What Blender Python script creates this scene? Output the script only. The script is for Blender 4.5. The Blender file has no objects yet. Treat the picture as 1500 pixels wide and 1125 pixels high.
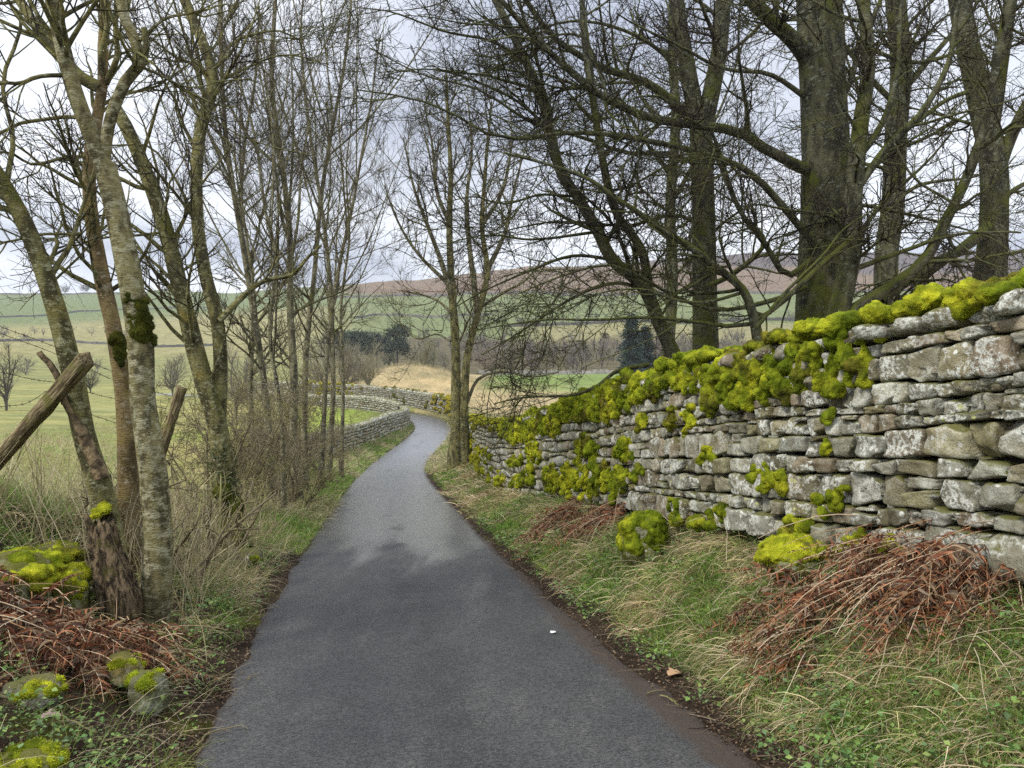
import bpy, math, random
import numpy as np
from mathutils import Vector, Matrix

random.seed(7)
RNG = np.random.default_rng(11)
scene = bpy.context.scene
COL = scene.collection
R = math.radians

# ------------------------------------------------------------------ camera
F = 1100.0
PITCH = -math.atan(42.5 / F)
CAMZ = 1.6
cp, sp = math.cos(PITCH), math.sin(PITCH)

def P(px, py, Y):
    """point of the place seen at (px, py) of the 1500 x 1125 photograph, Y metres ahead"""
    a = (px - 750.0) / F
    b = (562.5 - py) / F
    d = np.array([a, cp - b * sp, sp + b * cp])
    return d * (Y / d[1]) + np.array([0, 0, CAMZ])

cam = bpy.data.cameras.new('camera')
cam.sensor_width = 36.0
cam.lens = 36.0 * F / 1500.0
cam.clip_start = 0.05
cam.clip_end = 6000
co = bpy.data.objects.new('camera', cam)
COL.objects.link(co)
co.location = (0, 0, CAMZ)
co.rotation_euler = (math.pi / 2 + PITCH, 0, 0)
scene.camera = co

# ------------------------------------------------------------------ numeric helpers
def nrm(v):
    return v / np.maximum(np.linalg.norm(v, axis=-1, keepdims=True), 1e-9)

def _hash(ix, iy, iz, seed):
    h = (ix.astype(np.uint32) * np.uint32(374761393) + iy.astype(np.uint32) * np.uint32(668265263)
         + iz.astype(np.uint32) * np.uint32(2147483647) + np.uint32(seed * 974711 & 0xffffffff))
    h = (h ^ (h >> np.uint32(13))) * np.uint32(1274126177)
    h = (h ^ (h >> np.uint32(16))) * np.uint32(2246822519)
    h = h ^ (h >> np.uint32(15))
    return h.astype(np.float64) / 4294967295.0

def vnoise(p, seed=0):
    p = np.asarray(p, float)
    i = np.floor(p).astype(np.int64)
    f = p - i
    f = f * f * (3 - 2 * f)
    out = 0
    for dx in (0, 1):
        wx = f[..., 0] if dx else 1 - f[..., 0]
        for dy in (0, 1):
            wy = f[..., 1] if dy else 1 - f[..., 1]
            for dz in (0, 1):
                wz = f[..., 2] if dz else 1 - f[..., 2]
                out = out + wx * wy * wz * _hash(i[..., 0] + dx, i[..., 1] + dy, i[..., 2] + dz, seed)
    return out * 2 - 1

def fbm(p, octv=3, seed=0):
    s, a, t = 0, 1.0, 0
    p = np.asarray(p, float)
    for k in range(octv):
        s = s + a * vnoise(p * (2 ** k), seed + k)
        t += a
        a *= 0.5
    return s / t

def n2(x, y, sc, seed=0, octv=3):
    return fbm(np.stack([np.asarray(x) * sc, np.asarray(y) * sc, np.zeros_like(np.asarray(x, float)) + seed * 3.7], -1), octv, seed)

def sstep(a, b, x):
    t = np.clip((x - a) / (b - a), 0, 1)
    return t * t * (3 - 2 * t)

def mix(a, b, t):
    t = np.asarray(t)[..., None]
    return np.asarray(a) * (1 - t) + np.asarray(b) * t

# ------------------------------------------------------------------ mesh and object helpers
def mk(name, V, faces, mat, parent=None, col=None, smooth=True, origin=None):
    """one mesh object from arrays; faces is an (M,4) or (M,3) array or a list of such arrays"""
    if not isinstance(faces, (list, tuple)):
        faces = [faces]
    V = np.asarray(V, float)
    off = np.zeros(3)
    if parent is not None:
        q = parent
        while q is not None:
            off = off + np.array(q.location)
            q = q.parent
    elif origin is not None:
        off = np.asarray(origin, float)
    me = bpy.data.meshes.new(name)
    me.vertices.add(len(V))
    me.vertices.foreach_set('co', (V - off).astype(np.float32).ravel())
    loops = np.concatenate([np.asarray(f).ravel() for f in faces]).astype(np.int32)
    starts, tot = [], 0
    for f in faces:
        k = f.shape[1]
        starts.append(tot + np.arange(len(f)) * k)
        tot += f.size
    starts = np.concatenate(starts).astype(np.int32)
    me.loops.add(len(loops))
    me.loops.foreach_set('vertex_index', loops)
    me.polygons.add(len(starts))
    me.polygons.foreach_set('loop_start', starts)
    if smooth:
        me.polygons.foreach_set('use_smooth', np.ones(len(starts), bool))
    me.update(calc_edges=True)
    if col is not None:
        c = np.asarray(col, float)
        if c.shape[1] == 3:
            c = np.concatenate([c, np.ones((len(c), 1))], 1)
        at = me.color_attributes.new('Col', 'FLOAT_COLOR', 'POINT')
        at.data.foreach_set('color', c.astype(np.float32).ravel())
    me.materials.append(mat)
    o = bpy.data.objects.new(name, me)
    COL.objects.link(o)
    if parent is not None:
        o.parent = parent
    elif origin is not None:
        o.location = origin
    return o

def thing(name, loc, label, cat, group=None):
    o = bpy.data.objects.new(name, None)
    o.empty_display_size = 0.2
    COL.objects.link(o)
    o.location = tuple(float(v) for v in loc)
    return tag(o, label, cat, group)

def tag(o, label=None, cat=None, group=None, kind=None):
    if label: o['label'] = label
    if cat: o['category'] = cat
    if group: o['group'] = group
    if kind: o['kind'] = kind
    return o

class Acc:
    """collects vertices, faces and colours into one mesh"""
    def __init__(s): s.V, s.F, s.C, s.n = [], [], [], 0
    def add(s, V, Fs, C=None):
        V = np.asarray(V, float).reshape(-1, 3)
        if not isinstance(Fs, list): Fs = [Fs]
        for f in Fs: s.F.append(np.asarray(f) + s.n)
        s.V.append(V)
        if C is not None:
            C = np.asarray(C, float)
            if C.ndim == 1: C = np.tile(C, (len(V), 1))
            s.C.append(C)
        s.n += len(V)
    def build(s, name, mat, parent=None, origin=None, smooth=True):
        q = [f for f in s.F if f.shape[1] == 4]; t = [f for f in s.F if f.shape[1] == 3]
        fs = []
        if q: fs.append(np.concatenate(q))
        if t: fs.append(np.concatenate(t))
        return mk(name, np.concatenate(s.V), fs, mat, parent, np.concatenate(s.C) if s.C else None, smooth, origin)

def tubes(Pt, Rd, k, rough=0, seed=0, col=None):
    """(B,n,3) polylines with (B,n) radii -> tube vertices and quads"""
    B, n, _ = Pt.shape
    T = np.gradient(Pt, axis=1)
    T = nrm(T)
    md = nrm(Pt[:, -1] - Pt[:, 0])
    ax = np.eye(3)[np.argmin(np.abs(md), axis=1)]
    U = nrm(np.cross(T, ax[:, None, :]))
    W = np.cross(T, U)
    a = np.arange(k) * 2 * math.pi / k
    ring = U[:, :, None, :] * np.cos(a)[None, None, :, None] + W[:, :, None, :] * np.sin(a)[None, None, :, None]
    rr = Rd[:, :, None, None] * np.ones((1, 1, k, 1))
    if rough:
        q = Pt[:, :, None, :] + ring * rr
        nz = fbm(q * np.array([5, 5, 2.2]), 3, seed) + 0.9 * np.clip(vnoise(q * np.array([3.0, 3.0, 3.6]), seed + 50) - 0.45, 0, 1)
        rr = rr * (1 + rough * nz[..., None])
    V = Pt[:, :, None, :] + ring * rr
    idx = np.arange(B * n * k).reshape(B, n, k)
    j = np.roll(np.arange(k), -1)
    q = np.stack([idx[:, :-1, :], idx[:, :-1, j], idx[:, 1:, j], idx[:, 1:, :]], -1).reshape(-1, 4)
    C = None
    if col is not None:
        C = np.repeat(col.reshape(B, -1, 3) if col.ndim == 3 else np.repeat(col[:, None], n, 1), k, axis=1) if False else np.repeat(np.repeat(col[:, None, :], n * k, 1).reshape(B, n * k, 3), 1, 1).reshape(-1, 3)
    return V.reshape(-1, 3), q, C

def spline(pts, n):
    """Catmull-Rom resample to n points, by length"""
    p = np.asarray(pts, float)
    q = np.concatenate([[2 * p[0] - p[1]], p, [2 * p[-1] - p[-2]]])
    out = []
    for i in range(len(p) - 1):
        t = np.linspace(0, 1, 12, endpoint=False)[:, None]
        a, b, c, d = q[i:i + 4]
        out.append(0.5 * ((2 * b) + (c - a) * t + (2 * a - 5 * b + 4 * c - d) * t ** 2 + (-a + 3 * b - 3 * c + d) * t ** 3))
    out.append(p[-1:])
    o = np.concatenate(out)
    L = np.concatenate([[0], np.cumsum(np.linalg.norm(np.diff(o, axis=0), axis=1))])
    u = np.linspace(0, L[-1], n)
    return np.stack([np.interp(u, L, o[:, k]) for k in range(3)], 1)

_sph = {}
def ico(sub):
    if sub not in _sph:
        import bmesh
        bm = bmesh.new()
        bmesh.ops.create_icosphere(bm, subdivisions=sub, radius=1)
        bm.verts.ensure_lookup_table()
        V = np.array([v.co[:] for v in bm.verts]); Fc = np.array([[v.index for v in f.verts] for f in bm.faces])
        bm.free()
        _sph[sub] = (V, Fc)
    return _sph[sub]

def rbox(k, p):
    """rounded box template: cube grid k x k per side pulled to a superellipsoid"""
    g = np.linspace(-1, 1, k + 1)
    V, Fq, idx = [], [], {}
    def vid(c):
        key = tuple(np.round(c, 5))
        if key not in idx:
            idx[key] = len(V); V.append(c)
        return idx[key]
    for ax in range(3):
        for sgn in (-1, 1):
            for i in range(k):
                for j in range(k):
                    qd = []
                    for di, dj in ((0, 0), (1, 0), (1, 1), (0, 1)):
                        c = np.zeros(3); c[ax] = sgn; c[(ax + 1) % 3] = g[i + di]; c[(ax + 2) % 3] = g[j + dj]
                        qd.append(vid(c))
                    Fq.append(qd if sgn > 0 else qd[::-1])
    V = np.array(V)
    V = V / (np.sum(np.abs(V) ** p, 1) ** (1 / p))[:, None]
    return V, np.array(Fq)

# ------------------------------------------------------------------ materials
class NT:
    def __init__(s, name):
        s.m = bpy.data.materials.new(name); s.m.use_nodes = True
        s.t = s.m.node_tree; s.N = s.t.nodes; s.L = s.t.links
        s.b = s.N['Principled BSDF']; s.out = s.N['Material Output']
    def n(s, kind, **kw):
        x = s.N.new(kind)
        for k, v in kw.items(): setattr(x, k, v)
        return x
    def link(s, a, b): s.L.new(a, b)
    def setv(s, sock, v):
        if hasattr(v, 'is_output') or isinstance(v, bpy.types.NodeSocket): s.L.new(v, sock)
        else: sock.default_value = v
    def coord(s, which='Object', scale=(1, 1, 1)):
        tc = s.n('ShaderNodeTexCoord'); mp = s.n('ShaderNodeMapping')
        mp.inputs['Scale'].default_value = scale
        s.link(tc.outputs[which], mp.inputs['Vector'])
        return mp.outputs['Vector']
    def noise(s, vec, scale, detail=4, rough=0.55):
        x = s.n('ShaderNodeTexNoise'); x.inputs['Scale'].default_value = scale
        x.inputs['Detail'].default_value = detail; x.inputs['Roughness'].default_value = rough
        s.link(vec, x.inputs['Vector'])
        return x.outputs['Fac']
    def voro(s, vec, scale, feature='F1', out='Distance'):
        x = s.n('ShaderNodeTexVoronoi', feature=feature); x.inputs['Scale'].default_value = scale
        s.link(vec, x.inputs['Vector'])
        return x.outputs[out]
    def ramp(s, fac, a, b, lo=0.0, hi=1.0):
        x = s.n('ShaderNodeMapRange'); x.interpolation_type = 'SMOOTHSTEP'
        x.inputs['From Min'].default_value = a; x.inputs['From Max'].default_value = b
        x.inputs['To Min'].default_value = lo; x.inputs['To Max'].default_value = hi
        s.link(fac, x.inputs['Value'])
        return x.outputs['Result']
    def math(s, op, a, b=0.0):
        x = s.n('ShaderNodeMath', operation=op)
        s.setv(x.inputs[0], a); s.setv(x.inputs[1], b)
        return x.outputs[0]
    def mixc(s, fac, a, b, mode='MIX'):
        x = s.n('ShaderNodeMix', data_type='RGBA', blend_type=mode)
        s.setv(x.inputs[0], fac)
        s.setv(x.inputs[6], a if not isinstance(a, tuple) else a + (1,))
        s.setv(x.inputs[7], b if not isinstance(b, tuple) else b + (1,))
        return x.outputs[2]
    def attr(s, name='Col'):
        x = s.n('ShaderNodeAttribute'); x.attribute_name = name
        return x.outputs['Color'], x.outputs['Alpha']
    def bump(s, h, strength=0.5, dist=0.02, prev=None):
        x = s.n('ShaderNodeBump'); x.inputs['Strength'].default_value = strength; x.inputs['Distance'].default_value = dist
        s.link(h, x.inputs['Height'])
        if prev: s.link(prev, x.inputs['Normal'])
        return x.outputs['Normal']
    def normz(s):
        g = s.n('ShaderNodeNewGeometry'); x = s.n('ShaderNodeSeparateXYZ')
        s.link(g.outputs['Normal'], x.inputs[0])
        return x.outputs[2]
    def done(s, color=None, rough=0.8, normal=None, spec=0.3):
        if color is not None: s.setv(s.b.inputs['Base Color'], color if not isinstance(color, tuple) else color + (1,))
        s.setv(s.b.inputs['Roughness'], rough)
        s.setv(s.b.inputs['Specular IOR Level'], spec)
        if normal is not None: s.link(normal, s.b.inputs['Normal'])
        return s.m

def mat_blade(name, trans=0.25, rough=0.65):
    t = NT(name)
    c, _ = t.attr()
    t.done(c, rough, spec=0.25)
    tr = t.n('ShaderNodeBsdfTranslucent'); t.link(c, tr.inputs['Color'])
    mx = t.n('ShaderNodeMixShader'); mx.inputs[0].default_value = trans
    t.link(t.b.outputs[0], mx.inputs[1]); t.link(tr.outputs[0], mx.inputs[2])
    t.link(mx.outputs[0], t.out.inputs['Surface'])
    return t.m

def mat_bark(name, base, dark, lichen, moss, moss_amt=0.5, lich_amt=0.5, yellow=0.3):
    t = NT(name)
    v = t.coord('Object'); vs = t.coord('Object', (1, 1, 0.35)); vh = t.coord('Object', (1, 1, 3.0))
    c = t.mixc(t.ramp(t.noise(vs, 9, 6), 0.40, 0.60), dark, base)
    band = t.ramp(t.noise(vh, 12, 4), 0.5, 0.66)
    c = t.mixc(t.math('MULTIPLY', band, 0.45), c, dark)
    lm = t.math('MULTIPLY', t.ramp(t.noise(t.coord('Object', (1, 1, 1.7)), 13, 6, 0.7), 0.62 - 0.18 * lich_amt, 0.72 - 0.16 * lich_amt), t.ramp(t.noise(v, 2.6, 4, 0.6), 0.30, 0.62, 0.12, 0.85))
    c = t.mixc(lm, c, lichen)
    sp_ = t.ramp(t.voro(v, 34), 0.20, 0.06)
    c = t.mixc(t.math('MULTIPLY', sp_, t.ramp(t.noise(v, 3, 3), 0.48, 0.62)), c, (lichen[0] * 1.3, lichen[1] * 1.3, lichen[2] * 1.25))
    c = t.mixc(t.math('MULTIPLY', t.ramp(t.noise(v, 2.3, 6, 0.7), 0.74 - 0.3 * yellow, 0.86 - 0.26 * yellow), 0.6), c, (0.22, 0.17, 0.035))
    mz = t.math('ADD', t.math('MULTIPLY', t.normz(), 0.25), t.noise(v, 1.7, 5, 0.65))
    c = t.mixc(t.math('MULTIPLY', t.ramp(mz, 0.72 - 0.3 * moss_amt, 0.86 - 0.3 * moss_amt), 0.85), c, moss)
    h = t.math('ADD', t.noise(vs, 22, 6), t.math('MULTIPLY', t.noise(vh, 30, 3), 0.6))
    nb = t.bump(h, 0.9, 0.02)
    return t.done(c, 0.85, nb, 0.2)

M = {}
M['bark_ash'] = mat_bark('bark_ash', (0.185, 0.168, 0.062), (0.05, 0.044, 0.018), (0.33, 0.325, 0.19), (0.09, 0.09, 0.014), 0.45, 0.62, 0.55)
M['bark_orange'] = mat_bark('bark_orange', (0.225, 0.165, 0.075), (0.085, 0.06, 0.026), (0.36, 0.33, 0.23), (0.10, 0.10, 0.018), 0.3, 0.5, 0.8)
M['bark_pale'] = mat_bark('bark_pale', (0.205, 0.180, 0.080), (0.062, 0.052, 0.024), (0.37, 0.355, 0.225), (0.09, 0.09, 0.014), 0.32, 0.85, 0.35)
M['bark_grove'] = mat_bark('bark_grove', (0.19, 0.175, 0.10), (0.06, 0.052, 0.032), (0.36, 0.345, 0.25), (0.105, 0.105, 0.018), 0.45, 0.6, 0.35)
M['bark_beech'] = mat_bark('bark_beech', (0.10, 0.097, 0.055), (0.032, 0.031, 0.02), (0.21, 0.235, 0.175), (0.075, 0.085, 0.012), 0.78, 0.50, 0.15)

def mat_twig(name, a, b, moss):
    t = NT(name)
    v = t.coord('Object')
    c = t.mixc(t.ramp(t.noise(v, 2.2, 3), 0.4, 0.6), a, b)
    c = t.mixc(t.ramp(t.math('ADD', t.noise(v, 1.1, 4), t.math('MULTIPLY', t.normz(), 0.15)), 0.52, 0.66), c, moss)
    return t.done(c, 0.8, None, 0.2)
M['twig_ash'] = mat_twig('twig_ash', (0.035, 0.028, 0.02), (0.07, 0.057, 0.038), (0.075, 0.075, 0.02))
M['twig_grove'] = mat_twig('twig_grove', (0.042, 0.034, 0.024), (0.10, 0.083, 0.055), (0.10, 0.10, 0.03))
M['twig_beech'] = mat_twig('twig_beech', (0.022, 0.018, 0.014), (0.042, 0.034, 0.024), (0.060, 0.064, 0.014))
M['twig_shrub'] = mat_twig('twig_shrub', (0.15, 0.12, 0.075), (0.25, 0.215, 0.13), (0.19, 0.18, 0.06))

def mat_stone():
    t = NT('gritstone')
    v = t.coord('Object')
    c, la = t.attr()
    c = t.mixc(t.ramp(t.noise(v, 4.5, 6, 0.65), 0.36, 0.66), t.mixc(1.0, c, (0.52, 0.48, 0.40), 'MULTIPLY'), c)
    c = t.mixc(t.math('MULTIPLY', t.ramp(t.noise(v, 60, 3), 0.5, 0.7), 0.35), c, (0.10, 0.095, 0.075))
    # lichens: grey-white crusts, small pale rosettes, sparse sulphur spots
    big = t.ramp(t.noise(v, 6.5, 7, 0.72), 0.46, 0.54)
    brk = t.ramp(t.noise(v, 38, 4, 0.6), 0.40, 0.56)
    c = t.mixc(t.math('MULTIPLY', t.math('MULTIPLY', big, brk), la), c, (0.60, 0.61, 0.54))
    ros = t.ramp(t.voro(v, 14), 0.24, 0.18)
    c = t.mixc(t.math('MULTIPLY', ros, t.ramp(t.noise(v, 5.0, 4), 0.50, 0.60)), c, (0.66, 0.67, 0.60))
    yel = t.ramp(t.voro(v, 11.3), 0.20, 0.14)
    c = t.mixc(t.math('MULTIPLY', yel, t.ramp(t.noise(v, 2.1, 3), 0.52, 0.60)), c, (0.44, 0.45, 0.19))
    nz = t.math('ADD', t.math('MULTIPLY', t.normz(), 0.32), t.noise(v, 3.3, 6, 0.7))
    c = t.mixc(t.math('MULTIPLY', t.ramp(nz, 0.66, 0.82), 0.9), c, (0.11, 0.11, 0.022))
    h = t.math('ADD', t.noise(v, 14, 7, 0.68), t.math('MULTIPLY', t.noise(v, 90, 3), 0.3))
    return t.done(c, 0.88, t.bump(h, 0.9, 0.03), 0.2)
M['stone'] = mat_stone()

def mat_simple(name, ca, cb, sc=8, rough=0.85, bump=0.5, bsc=30, dist=0.02, lo=0.35, hi=0.65, spec=0.25):
    t = NT(name)
    v = t.coord('Object')
    c = t.mixc(t.ramp(t.noise(v, sc, 5), lo, hi), ca, cb)
    return t.done(c, rough, t.bump(t.noise(v, bsc, 5), bump, dist), spec)
M['core'] = mat_simple('wall_core', (0.012, 0.011, 0.008), (0.025, 0.022, 0.016))

def mat_moss():
    t = NT('moss')
    v = t.coord('Object')
    c, _ = t.attr()
    c = t.mixc(t.ramp(t.noise(v, 9, 5, 0.65), 0.38, 0.64), t.mixc(1.0, c, (0.42, 0.50, 0.45), 'MULTIPLY'), c)
    c = t.mixc(t.math('MULTIPLY', t.ramp(t.noise(v, 3.2, 4), 0.58, 0.68), 0.55), c, (0.17, 0.12, 0.025))
    h = t.math('ADD', t.noise(v, 70, 4, 0.7), t.math('MULTIPLY', t.noise(v, 24, 3), 1.0))
    return t.done(c, 0.95, t.bump(h, 1.0, 0.03), 0.1)
M['moss'] = mat_moss()
M['blade'] = mat_blade('grass_blade')
M['leaf'] = mat_blade('small_leaf', 0.2, 0.5)
M['litter'] = mat_blade('dead_leaf', 0.08, 0.7)
M['fuzz'] = mat_blade('moss_frond', 0.25, 0.9)

def mat_ground():
    t = NT('ground')
    c, a = t.attr()
    v = t.coord('Object')
    far = t.n('ShaderNodeCameraData')
    c1 = t.mixc(t.ramp(t.noise(v, 5, 6, 0.7), 0.3, 0.7), t.mixc(1.0, c, (0.55, 0.52, 0.5), 'MULTIPLY'), t.mixc(1.0, c, (1.3, 1.28, 1.2), 'MULTIPLY'))
    c2 = t.mixc(t.ramp(t.noise(v, 0.22, 8, 0.75), 0.35, 0.65), t.mixc(1.0, c, (0.66, 0.70, 0.66), 'MULTIPLY'), t.mixc(1.0, c, (1.24, 1.18, 1.12), 'MULTIPLY'))
    cc = t.mixc(a, c2, c1)
    h = t.math('ADD', t.noise(v, 28, 6, 0.7), t.math('MULTIPLY', t.noise(v, 5, 4), 1.5))
    return t.done(cc, 0.95, t.bump(h, 0.8, 0.05), 0.1)
M['ground'] = mat_ground()

def mat_road():
    t = NT('asphalt')
    v = t.coord('Object')
    c, w = t.attr()          # r: dirt, g: loose chippings, a: water
    sep = t.n('ShaderNodeSeparateColor'); t.link(c, sep.inputs[0])
    dirt, chip = sep.outputs[0], sep.outputs[1]
    ch = t.voro(v, 95, 'F1', 'Color'); sv = t.n('ShaderNodeSeparateColor'); t.link(ch, sv.inputs[0])
    base = t.mixc(t.ramp(sv.outputs[0], 0.0, 1.0), (0.028, 0.028, 0.028), (0.080, 0.079, 0.076))
    base = t.mixc(t.ramp(t.noise(v, 1.3, 5), 0.35, 0.7), base, t.mixc(1.0, base, (0.78, 0.79, 0.82), 'MULTIPLY'))
    vr = t.coord('Object', (2.4, 0.55, 1)); st = t.noise(vr, 1.5, 6, 0.68)
    base = t.mixc(t.ramp(st, 0.46, 0.66), base, t.mixc(1.0, base, (1.35, 1.34, 1.30), 'MULTIPLY'))
    base = t.mixc(t.math('MULTIPLY', chip, t.ramp(t.noise(v, 4, 4), 0.3, 0.6, 0.3, 0.75)), base, t.mixc(1.0, base, (0.55, 0.55, 0.55), 'MULTIPLY'))
    spk = t.math('MULTIPLY', t.ramp(t.voro(v, 42), 0.33, 0.24), t.ramp(t.math('ADD', t.noise(v, 9, 4), t.math('MULTIPLY', chip, 0.20)), 0.56, 0.66))
    base = t.mixc(spk, base, (0.018, 0.018, 0.018))
    dm = t.ramp(t.math('ADD', dirt, t.math('MULTIPLY', t.math('SUBTRACT', t.noise(v, 9, 6, 0.7), 0.5), 0.9)), 0.42, 0.78)
    col = t.mixc(dm, base, t.mixc(t.noise(v, 30, 4), (0.028, 0.021, 0.016), (0.075, 0.052, 0.036)))
    wn = t.math('ADD', w, t.math('MULTIPLY', t.math('SUBTRACT', t.noise(vr, 0.9, 3, 0.55), 0.5), 1.3))
    wet = t.ramp(wn, 0.16, 0.66)
    col = t.mixc(t.math('MULTIPLY', wet, 0.35), col, t.mixc(1.0, col, (0.5, 0.5, 0.52), 'MULTIPLY'))
    rough = t.math('SUBTRACT', 0.62, t.math('MULTIPLY', wet, 0.2))
    rough = t.math('ADD', rough, t.math('MULTIPLY', dm, 0.25))
    h = t.math('ADD', t.voro(v, 95), t.math('MULTIPLY', t.noise(v, 200, 2), 0.6))
    bn = t.n('ShaderNodeBump'); bn.inputs['Distance'].default_value = 0.010
    t.link(h, bn.inputs['Height']); t.link(t.math('SUBTRACT', 0.75, t.math('MULTIPLY', wet, 0.5)), bn.inputs['Strength'])
    t.link(t.math('MULTIPLY', wet, t.math('SUBTRACT', 1.0, t.math('MULTIPLY', dm, 0.8))), t.b.inputs['Coat Weight']); t.b.inputs['Coat Roughness'].default_value = 0.25
    cb = t.n('ShaderNodeBump'); cb.inputs['Strength'].default_value = 0.04; cb.inputs['Distance'].default_value = 0.01; t.link(t.noise(v, 60, 3), cb.inputs['Height']); t.link(cb.outputs['Normal'], t.b.inputs['Coat Normal'])
    return t.done(col, rough, bn.outputs['Normal'], 0.5)
M['road'] = mat_road()
M['wood'] = mat_simple('weathered_wood', (0.10, 0.075, 0.04), (0.24, 0.20, 0.11), 6, 0.85, 0.8, 40)
def mat_wood():
    t = NT('post_wood')
    v = t.coord('Object', (1, 1, 1))
    c = t.mixc(t.ramp(t.noise(t.coord('Object', (14, 14, 1.0)), 4, 6, 0.65), 0.4, 0.62), (0.085, 0.06, 0.03), (0.34, 0.275, 0.15))
    c = t.mixc(t.ramp(t.noise(v, 5, 5), 0.5, 0.66), c, (0.16, 0.15, 0.045))
    return t.done(c, 0.85, t.bump(t.noise(t.coord('Object', (14, 14, 1.0)), 6, 6), 1.0, 0.02), 0.2)
M['post'] = mat_wood()
def mat_dead():
    t = NT('split_dead_wood')
    v = t.coord('Object', (9, 9, 0.9)); v1 = t.coord('Object')
    c = t.mixc(t.ramp(t.noise(v, 3.5, 6, 0.7), 0.40, 0.60), (0.030, 0.021, 0.013), (0.27, 0.20, 0.115))
    c = t.mixc(t.ramp(t.noise(v1, 6, 5), 0.52, 0.68), c, (0.10, 0.09, 0.02))
    return t.done(c, 0.9, t.bump(t.noise(v, 5, 6, 0.7), 1.0, 0.05), 0.2)
M['stump'] = mat_dead()
M['deadwood'] = mat_simple('dead_wood', (0.06, 0.042, 0.024), (0.25, 0.185, 0.10), 14, 0.9, 1.0, 25, 0.03)
t_ = NT('rusty_wire'); M['wire'] = t_.done((0.055, 0.04, 0.032), 0.6, None, 0.4)
t_ = NT('attribute_matt'); M['attr'] = t_.done(t_.attr()[0], 0.85, None, 0.2)

# ------------------------------------------------------------------ the lie of the land
RD = np.array([  # road centre line: x, y, z
    (1.90, -6, 0.64), (0.98, -2, 0.21), (0.52, 0, 0.0), (-0.235, 3.6, -0.383), (-0.64, 5.4, -0.574), (-1.04, 7.4, -0.787),
    (-1.60, 10.4, -1.106), (-2.42, 15.2, -1.617), (-3.62, 22.3, -2.373), (-4.45, 27.5, -2.91), (-5.02, 32, -3.32), (-5.33, 36, -3.52),
    (-5.42, 40, -3.60), (-5.35, 46, -3.60), (-5.52, 52, -3.62), (-6.2, 57, -3.62), (-7.6, 62, -3.60), (-10.2, 66.5, -3.58), (-14.5, 71, -3.55),
    (-21, 77, -3.5), (-30, 84, -3.4), (-45, 95, -3.3)], float)
_rd = spline(RD, 900)
_rt = nrm(np.gradient(_rd, axis=0)); _rt[:, 2] = 0; _rt = nrm(_rt)
HALF = 1.2
LANE_Y = RD[:, 1]
# dry stone wall on the right: x, y, base z
WR = np.array([(4.55, -3, 1.33), (3.78, 0, 0.97), (2.68, 4.17, 0.425), (1.78, 7.7, -0.05), (1.06, 11.7, -0.62), (0.14, 16.3, -1.36), (-0.80, 23.0, -1.95),
               (-1.22, 28.5, -2.35), (-1.75, 35, -2.75)], float)
# base relief: image height of the land by column and depth, the look of the valley
PXS = np.array([-700, 0, 300, 480, 620, 800, 1100, 1500, 2200], float)
YDS = np.array([30, 60, 100, 150, 220, 300, 450, 700, 1000], float)
YT = np.array([
    [648, 604, 574, 557, 536, 511, 486, 455, 432],
    [650, 604, 574, 557, 536, 511, 486, 455, 431],
    [672, 616, 580, 560, 540, 520, 494, 456, 430],
    [682, 622, 584, 562, 544, 527, 500, 455, 418],
    [684, 622, 586, 562, 546, 532, 503, 450, 409],
    [684, 622, 588, 563, 548, 536, 502, 445, 390],
    [680, 616, 585, 561, 547, 533, 495, 436, 371],
    [676, 612, 582, 560, 545, 530, 490, 430, 366],
    [676, 612, 582, 560, 545, 530, 490, 430, 366]], float)

def base_y(px, Yd):
    i = np.clip(np.searchsorted(PXS, px) - 1, 0, len(PXS) - 2)
    f = np.clip((px - PXS[i]) / (PXS[i + 1] - PXS[i]), 0, 1); f = f * f * (3 - 2 * f)
    ly = np.log(np.clip(Yd, 30, 1000)); LY = np.log(YDS)
    j = np.clip(np.searchsorted(LY, ly) - 1, 0, len(YDS) - 2)
    g = (ly - LY[j]) / (LY[j + 1] - LY[j])
    a = YT[i, j] * (1 - g) + YT[i, j + 1] * g
    b = YT[i + 1, j] * (1 - g) + YT[i + 1, j + 1] * g
    return a * (1 - f) + b * f

def pxyd(x, y):
    r = np.hypot(x, y); az = np.arctan2(x, y)
    Yd = r * np.maximum(np.cos(az), 0.45)
    px = np.clip(750 + F * np.tan(np.clip(az, -1.05, 1.05)), -690, 2190)
    return px, Yd

def base_z(x, y):
    px, Yd = pxyd(x, y)
    yb = base_y(px, Yd)
    z = CAMZ + (520.5 - yb) / F * np.clip(Yd, 30, 1000)
    z30 = CAMZ + (520.5 - base_y(px, np.full_like(Yd, 30.0))) / F * 30
    near = 0.3 + (z30 - 0.3) * np.clip(Yd / 30, 0, 1)
    z = np.where(Yd < 30, near, z)
    z = z - np.clip(Yd - 1000, 0, None) * 0.12
    z = z + 3.4 * np.exp(-(((x + 18.5) / 10.0) ** 2 + ((y - 128) / 9.0) ** 2)) + 1.2 * np.exp(-(((x + 8) / 16.0) ** 2 + ((y - 124) / 9.0) ** 2))
    z = z + 0.28 * n2(x, y, 0.55, 61, 3) * np.exp(-(((x + 14) / 22.0) ** 2 + ((y - 122) / 20.0) ** 2))
    rel = sstep(60, 260, Yd)
    z = z + rel * (np.clip(Yd, 0, 1000) / 1000) * 7.0 * n2(x, y, 0.012, 5, 4)
    return z

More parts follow.
